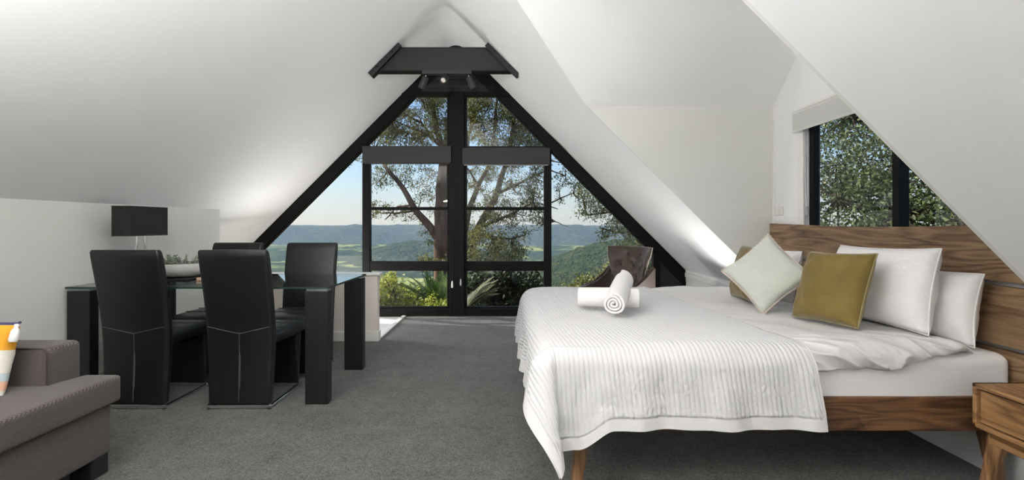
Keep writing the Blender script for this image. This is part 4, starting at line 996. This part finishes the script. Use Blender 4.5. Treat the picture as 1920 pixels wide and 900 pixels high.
# ------------------------------------------------------------------ trees and shrubs
def clump_leaves(cl, size, aspect, droop=.3):
    """cl: list of (centre, radius, n) -> arrays for leaf_mesh"""
    Cs, Ds = [], []
    for c, r, n in cl:
        v = rdir(n)*(RNG.uniform(0, 1, (n, 1))**.45)*np.array(r if hasattr(r, '__len__') else (r, r, r*.75))
        # leaves gather on little sprays
        k = max(4, n//9); sp = v[:k]*1.5; v = .3*v+1.0*sp[RNG.integers(0, k, n)]+RNG.normal(0, .07*size/.1, (n, 3))
        Cs.append(np.array(c)+v); Ds.append(rdir(n)+np.array([0, 0, -droop*2]))
    C = np.concatenate(Cs); D = np.concatenate(Ds); n = len(C)
    return C, D, rdir(n)+np.array([0, 0, .6]), RNG.uniform(.7, 1.3, n)*size, RNG.uniform(.7, 1.3, n)*size*aspect
def tree(name, label, cat, group, base, limbs, clumps, bark, leaf, size, aspect, droop=.3, twigs=True):
    t = thing(name, label, cat, base, 0, group); B = Vector(base)
    for i, (pts, r0, r1) in enumerate(limbs):
        pts = [Vector(p)-B for p in pts]
        # smooth polyline
        q = [pts[0]]
        for a, b in zip(pts[:-1], pts[1:]):
            for k in (1, 2, 3): q.append(a.lerp(b, k/3)+Vector(RNG.normal(0, .015*(a-b).length, 3))*(k < 3))
        rs = [r0+(r1-r0)*j/(len(q)-1) for j in range(len(q))]
        bm = BM(); add_tube(bm, q, rs, 10 if r0 > .1 else 6); obj('trunk' if i == 0 else 'branch', bm, bark, t, True)
    if twigs:
        lp = [Vector(p) for pts, r0, r1 in limbs for p in pts[1:]]; bm = BM()
        for c, r, n in clumps:
            c = Vector(c); p = min(lp, key=lambda a: (a-c).length); rr = r if not hasattr(r, '__len__') else max(r)
            mid_ = p.lerp(c, .5)+Vector(RNG.normal(0, .1, 3))*(p-c).length*.6
            add_tube(bm, [p-B, mid_-B, c-B], [.03, .018, .01], 4)
            for _ in range(5):
                e_ = c+Vector(RNG.normal(0, .5, 3))*rr; add_tube(bm, [c-B, (c.lerp(e_, .5)+Vector(RNG.normal(0, .08, 3))*rr)-B, e_-B], [.01, .007, .003], 3)
        obj('twigs', bm, bark, t)['kind'] = 'stuff'
    C, D, N, ln, wd = clump_leaves(clumps, size, aspect, droop)
    tag(obj('foliage', leaf_mesh('foliage', C-np.array(B), D, N, ln, wd), leaf, t), kind='stuff')
    return t
def WP(d, *pts): return [W(x, y, d+(dd[0] if dd else 0)) for x, y, *dd in pts]
# the big gum tree
D = 20.0
limbs = [(WP(D, (828, 640), (828, 500), (827, 450), (826, 400), (831, 330), (835, 275)), .36, .2),
         (WP(D, (835, 280), (842, 222), (846, 160), (842, 60)), .13, .05), (WP(D, (833, 285), (818, 245), (812, 200), (809, 140), (800, 40)), .15, .05),
         (WP(D, (824, 450), (806, 425), (781, 397), (757, 355), (728, 320), (700, 285, 1)), .19, .05),
         (WP(D, (815, 262), (790, 230), (760, 215), (738, 205, 1)), .06, .02), (WP(D, (820, 270), (800, 250), (770, 240), (735, 224, -1)), .06, .02), (WP(D, (826, 275), (800, 252), (765, 250), (752, 245)), .05, .02),
         (WP(D, (812, 205), (792, 190), (778, 172), (766, 150)), .05, .02), (WP(D, (770, 385), (745, 388), (722, 412)), .05, .02), (WP(D, (778, 395), (740, 400), (705, 398)), .05, .02),
         (WP(D, (829, 380), (842, 350), (848, 320)), .1, .05)]
cl = []
def clump(px, py, d, rpx, n, jd=1.2):
    r = rpx*d/F; cl.append((W(px, py, d+RNG.uniform(-jd, jd)), (r, r, r*.7), n))
for _ in range(120): clump(RNG.uniform(690, 850), RNG.uniform(150, 272), D, RNG.uniform(9, 18), 120)
for _ in range(16): clump(RNG.uniform(735, 850), RNG.uniform(60, 160), D, RNG.uniform(16, 28), 200)
for x, y, r, n in ((712, 322, 14, 220), (735, 318, 16, 260), (760, 322, 16, 260), (790, 318, 16, 260), (812, 330, 14, 200), (705, 345, 10, 140), (745, 338, 12, 180), (722, 342, 10, 150), (775, 345, 14, 200), (800, 352, 14, 180), (790, 372, 12, 140), (812, 368, 12, 140), (842, 340, 12, 160), (845, 372, 12, 140), (708, 400, 9, 130), (722, 390, 10, 150), (740, 404, 8, 90), (756, 396, 10, 120), (770, 408, 10, 110), (702, 383, 8, 90), (788, 412, 9, 90), (800, 436, 8, 80), (806, 455, 6, 60), (844, 430, 10, 120), (846, 470, 10, 150), (668, 292, 9, 70), (652, 303, 7, 40), (815, 400, 10, 90)): clump(x, y, D, r, n, .6)
tree('gum_tree', 'tall gum tree with forked brown trunk left of the window post', 'tree', 'trees outside the gable window', W(828, 640, D), limbs, cl, M['bark'], M['gumleaf'], .12, .3)
# the leaning gum tree right of the post
D = 17.0; cl = []
limbs = [(WP(D, (858, 660), (860, 540), (868, 482), (890, 440), (908, 408), (934, 355), (950, 305), (962, 240), (970, 150)), .2, .05),
         (WP(D, (868, 480), (873, 430), (880, 390), (898, 345), (915, 314), (926, 260), (932, 180)), .12, .04), (WP(D, (862, 470), (866, 400), (872, 330), (878, 260), (890, 180)), .1, .04),
         (WP(D, (900, 425), (935, 412), (965, 398), (1000, 380), (1046, 392)), .07, .015), (WP(D, (930, 365), (960, 350), (1000, 330), (1030, 318), (1060, 330)), .06, .015), (WP(D, (948, 312), (980, 298), (1020, 300), (1060, 306)), .06, .012),
         (WP(D, (895, 345), (880, 320), (860, 300)), .05, .02), (WP(D, (892, 438), (925, 445), (960, 448), (985, 440)), .07, .02), (WP(D, (884, 262), (900, 250), (930, 240)), .04, .02), (WP(D, (876, 262), (890, 225), (902, 190)), .05, .02), (WP(D, (1020, 385), (1050, 372), (1075, 362), (1082, 340)), .03, .01), (WP(D, (1000, 385), (1040, 415), (1065, 425)), .03, .008)]
for _ in range(140): clump(RNG.uniform(872, 1030), RNG.uniform(160, 276), D, RNG.uniform(9, 19), 130)
for _ in range(14): clump(RNG.uniform(870, 990), RNG.uniform(60, 160), D, RNG.uniform(18, 30), 220)
for _ in range(90): clump(RNG.uniform(872, 1022), RNG.uniform(305, 425), D, RNG.uniform(8, 14), 80)
for _ in range(40): clump(RNG.uniform(878, 985), RNG.uniform(430, 492), D, RNG.uniform(9, 15), 150)
for x, y, r, n in ((1048, 300, 10, 70), (1060, 318, 8, 50), (1046, 350, 8, 70), (1052, 375, 8, 70), (1075, 350, 9, 80), (1062, 336, 8, 70), (1085, 372, 8, 60), (1045, 330, 8, 50)): clump(x, y, D, r, n, .5)
tree('gum_tree', 'slender leaning gum tree with many stems right of the window post', 'tree', 'trees outside the gable window', W(858, 660, D), limbs, cl, M['twig'], M['gumleaf'], .105, .3)
# the gum at the right
D = 15.0; cl = []
limbs = [(WP(D, (1310, 700), (1290, 560), (1262, 480), (1230, 420), (1190, 370), (1150, 340), (1110, 320)), .16, .03), (WP(D, (1215, 400), (1170, 395), (1130, 400), (1100, 402)), .06, .012), (WP(D, (1240, 440), (1200, 440), (1165, 436), (1130, 428)), .05, .012), (WP(D, (1270, 500), (1240, 485), (1215, 470)), .06, .02)]
for x, y, r, n in ((1082, 345, 10, 130), (1100, 340, 14, 240), (1090, 362, 13, 200), (1112, 360, 16, 300), (1100, 382, 13, 220), (1122, 380, 15, 280), (1092, 400, 10, 120), (1112, 402, 11, 150), (1135, 395, 15, 260), (1135, 372, 14, 240), (1155, 390, 14, 240), (1150, 415, 13, 220), (1170, 412, 14, 230), (1140, 432, 12, 190), (1162, 434, 13, 220), (1185, 432, 14, 240), (1180, 450, 12, 160), (1200, 455, 14, 220), (1205, 480, 14, 220), (1218, 500, 14, 220), (1216, 530, 14, 220), (1128, 445, 8, 90), (1195, 410, 14, 200), (1170, 380, 16, 220), (1078, 325, 7, 50)): clump(x, y, D, r, n, .7)
tree('gum_tree', 'pale gum tree reaching in from the right edge of the gable window', 'tree', 'trees outside the gable window', W(1310, 700, D), limbs, cl, M['twig'], M['gumleaf2'], .10, .32)
# shrubs
def shrub(label, D, blobs, leaf, size, aspect=.5, bark='darktwig', group='shrubs below the gable window', z=1.3):
    cl = []
    for x, y, r, n in blobs: rr = r*D/F; cl.append((W(x, y, D+RNG.uniform(-.5, .5)), (rr, rr, rr*.85), n))
    bx = sum(b[0] for b in blobs)/len(blobs); by = max(b[1] for b in blobs)
    B = W(bx, by, D); B.z -= z
    limbs = [([B, B.lerp(Vector(cl[0][0]), .5), Vector(cl[0][0])], .05, .02)]
    for c, r, n in cl[1:8]: limbs.append(([B.lerp(Vector(c), .15), B.lerp(Vector(c), .6)+Vector((0, 0, .1)), Vector(c)], .025, .008))
    return tree('shrub', label, 'shrub', group, B, limbs, cl, M[bark], M[leaf], size, aspect, .1)
R2 = lambda a, b: float(RNG.uniform(a, b))
shrub('sunlit yellow-green leafy shrub left of the cycad', 9.2, [(R2(690, 790), R2(552, 590), R2(9, 16), 130) for _ in range(34)]+[(R2(690, 740), R2(525, 560), R2(9, 13), 90) for _ in range(14)]+[(722, 522, 6, 40), (718, 535, 8, 60), (735, 540, 8, 60), (752, 545, 8, 60), (760, 540, 5, 30)], 'limeleaf', .075, .55)
shrub('low green ground shrub in front of the cycad', 8.6, [(R2(770, 850), R2(566, 592), R2(8, 13), 110) for _ in range(18)], 'limeleaf', .06, .5)
shrub('dark glossy shrub right of the window post', 9.5, [(R2(925, 1000), R2(515, 585), R2(13, 20), 190) for _ in range(34)]+[(R2(885, 930), R2(520, 560), R2(9, 14), 110) for _ in range(12)], 'darkleaf', .09, .5)
shrub('olive green shrub behind the dry fronds', 10.5, [(R2(876, 940), R2(515, 590), R2(10, 15), 120) for _ in range(22)], 'hedgeleaf', .08, .5)
shrub('rounded yellow-green treetop beneath the brown chair', 14.0, [(1175, 470, 14, 200), (1160, 490, 15, 220), (1150, 510, 14, 200), (1170, 520, 16, 240), (1130, 520, 13, 220), (1115, 530, 13, 220), (1095, 535, 13, 220), (1078, 545, 13, 220), (1060, 552, 12, 180), (1100, 552, 16, 260), (1130, 545, 16, 260), (1150, 545, 16, 260), (1195, 545, 16, 220), (1205, 520, 14, 180), (1045, 562, 12, 140), (1160, 470, 9, 100), (1215, 548, 12, 150)], 'gumleaf2', .11, .5, z=3)
shrub('small green bush at the foot of the big gum trunk', 16.0, [(800, 488, 9, 130), (790, 494, 9, 130), (812, 492, 9, 130), (845, 488, 8, 100), (838, 494, 8, 100), (805, 500, 10, 150)], 'gumleaf', .1, .5, z=3)
def fronds(name, label, base, n, ln, leaf, lean, spread, seed):
    rr = np.random.default_rng(seed); t = thing(name, label, 'plant', base, 0, 'cycads below the gable window')
    for i in range(n):
        a = lean[0]+rr.uniform(-spread, spread); el = rr.uniform(lean[1]-.25, lean[1]+.3)
        dv = Vector((math.cos(a)*math.cos(el), math.sin(a)*math.cos(el), math.sin(el))); L_ = ln*rr.uniform(.8, 1.15)
        pts = []; p = Vector((0, 0, 0)); v = dv.copy()
        for k in range(13): pts.append(p.copy()); p = p+v.normalized()*L_/12; v += Vector((0, 0, -.045))
        C, Dd, Nn, ls = [], [], [], []
        for k in range(1, 13):
            tg = (pts[k]-pts[k-1]).normalized(); sd = tg.cross(Vector((0, 0, 1))).normalized()
            for j in range(3):
                q = pts[k-1].lerp(pts[k], j/3)
                for sg in (-1, 1):
                    l_ = .2*math.sin(PI*min(.95, (k+1)/13))+.03; d_ = (sd*sg+tg*.7+Vector((0, 0, .25))).normalized()
                    C.append(q+d_*l_/2); Dd.append(d_); Nn.append(tg.cross(d_)); ls.append(l_)
        bm = BM(); add_tube(bm, pts, [.009-.0005*k for k in range(13)], 5); f = obj('frond', bm, M[leaf], t)
        tag(obj('leaflets', leaf_mesh('leaflets', np.array([list(c) for c in C]), np.array([list(c) for c in Dd]), np.array([list(c) for c in Nn]), ls, .022), M[leaf], f), kind='stuff')
fronds('cycad', 'green cycad with upright fronds left of the window post', W(826, 592, 8.9), 17, .95, 'frond', (1.9, 1.0), 1.5, 3)
fronds('cycad', 'drooping pale fronds right of the window post', W(868, 588, 8.4), 9, .75, 'frondpale', (.3, .75), .5, 4)
# the big leafy tree outside the dormer window
cl = []
for _ in range(560):
    z = R2(-1.8, 5.4); y = R2(4.2, 11.4); x = 6.7+R2(-.8, 2.2)+.10*(y-7)
    cl.append(((x, y, z), (R2(.35, .6),)*3, 150))
limbs = [([(7.2, 7.5, -3), (7.1, 7.4, 0), (7.0, 7.2, 3), (7.0, 7.2, 5.5)], .2, .06)]+[([(7.1, 7.4, z), (6.9, 7.4+dy*.5, z+.5), (6.7, 7.4+dy, z+.9)], .06, .015) for z, dy in ((-.8, 2), (0, -2), (.8, 2.4), (1.6, -2.2), (2.4, 2), (3, -1.6))]
tree('broadleaf_tree', 'dense small-leaved tree filling the window behind the headboard', 'tree', None, (7.2, 7.5, -3), limbs, cl, M['darktwig'], M['hedgeleaf'], .085, .55, .1)
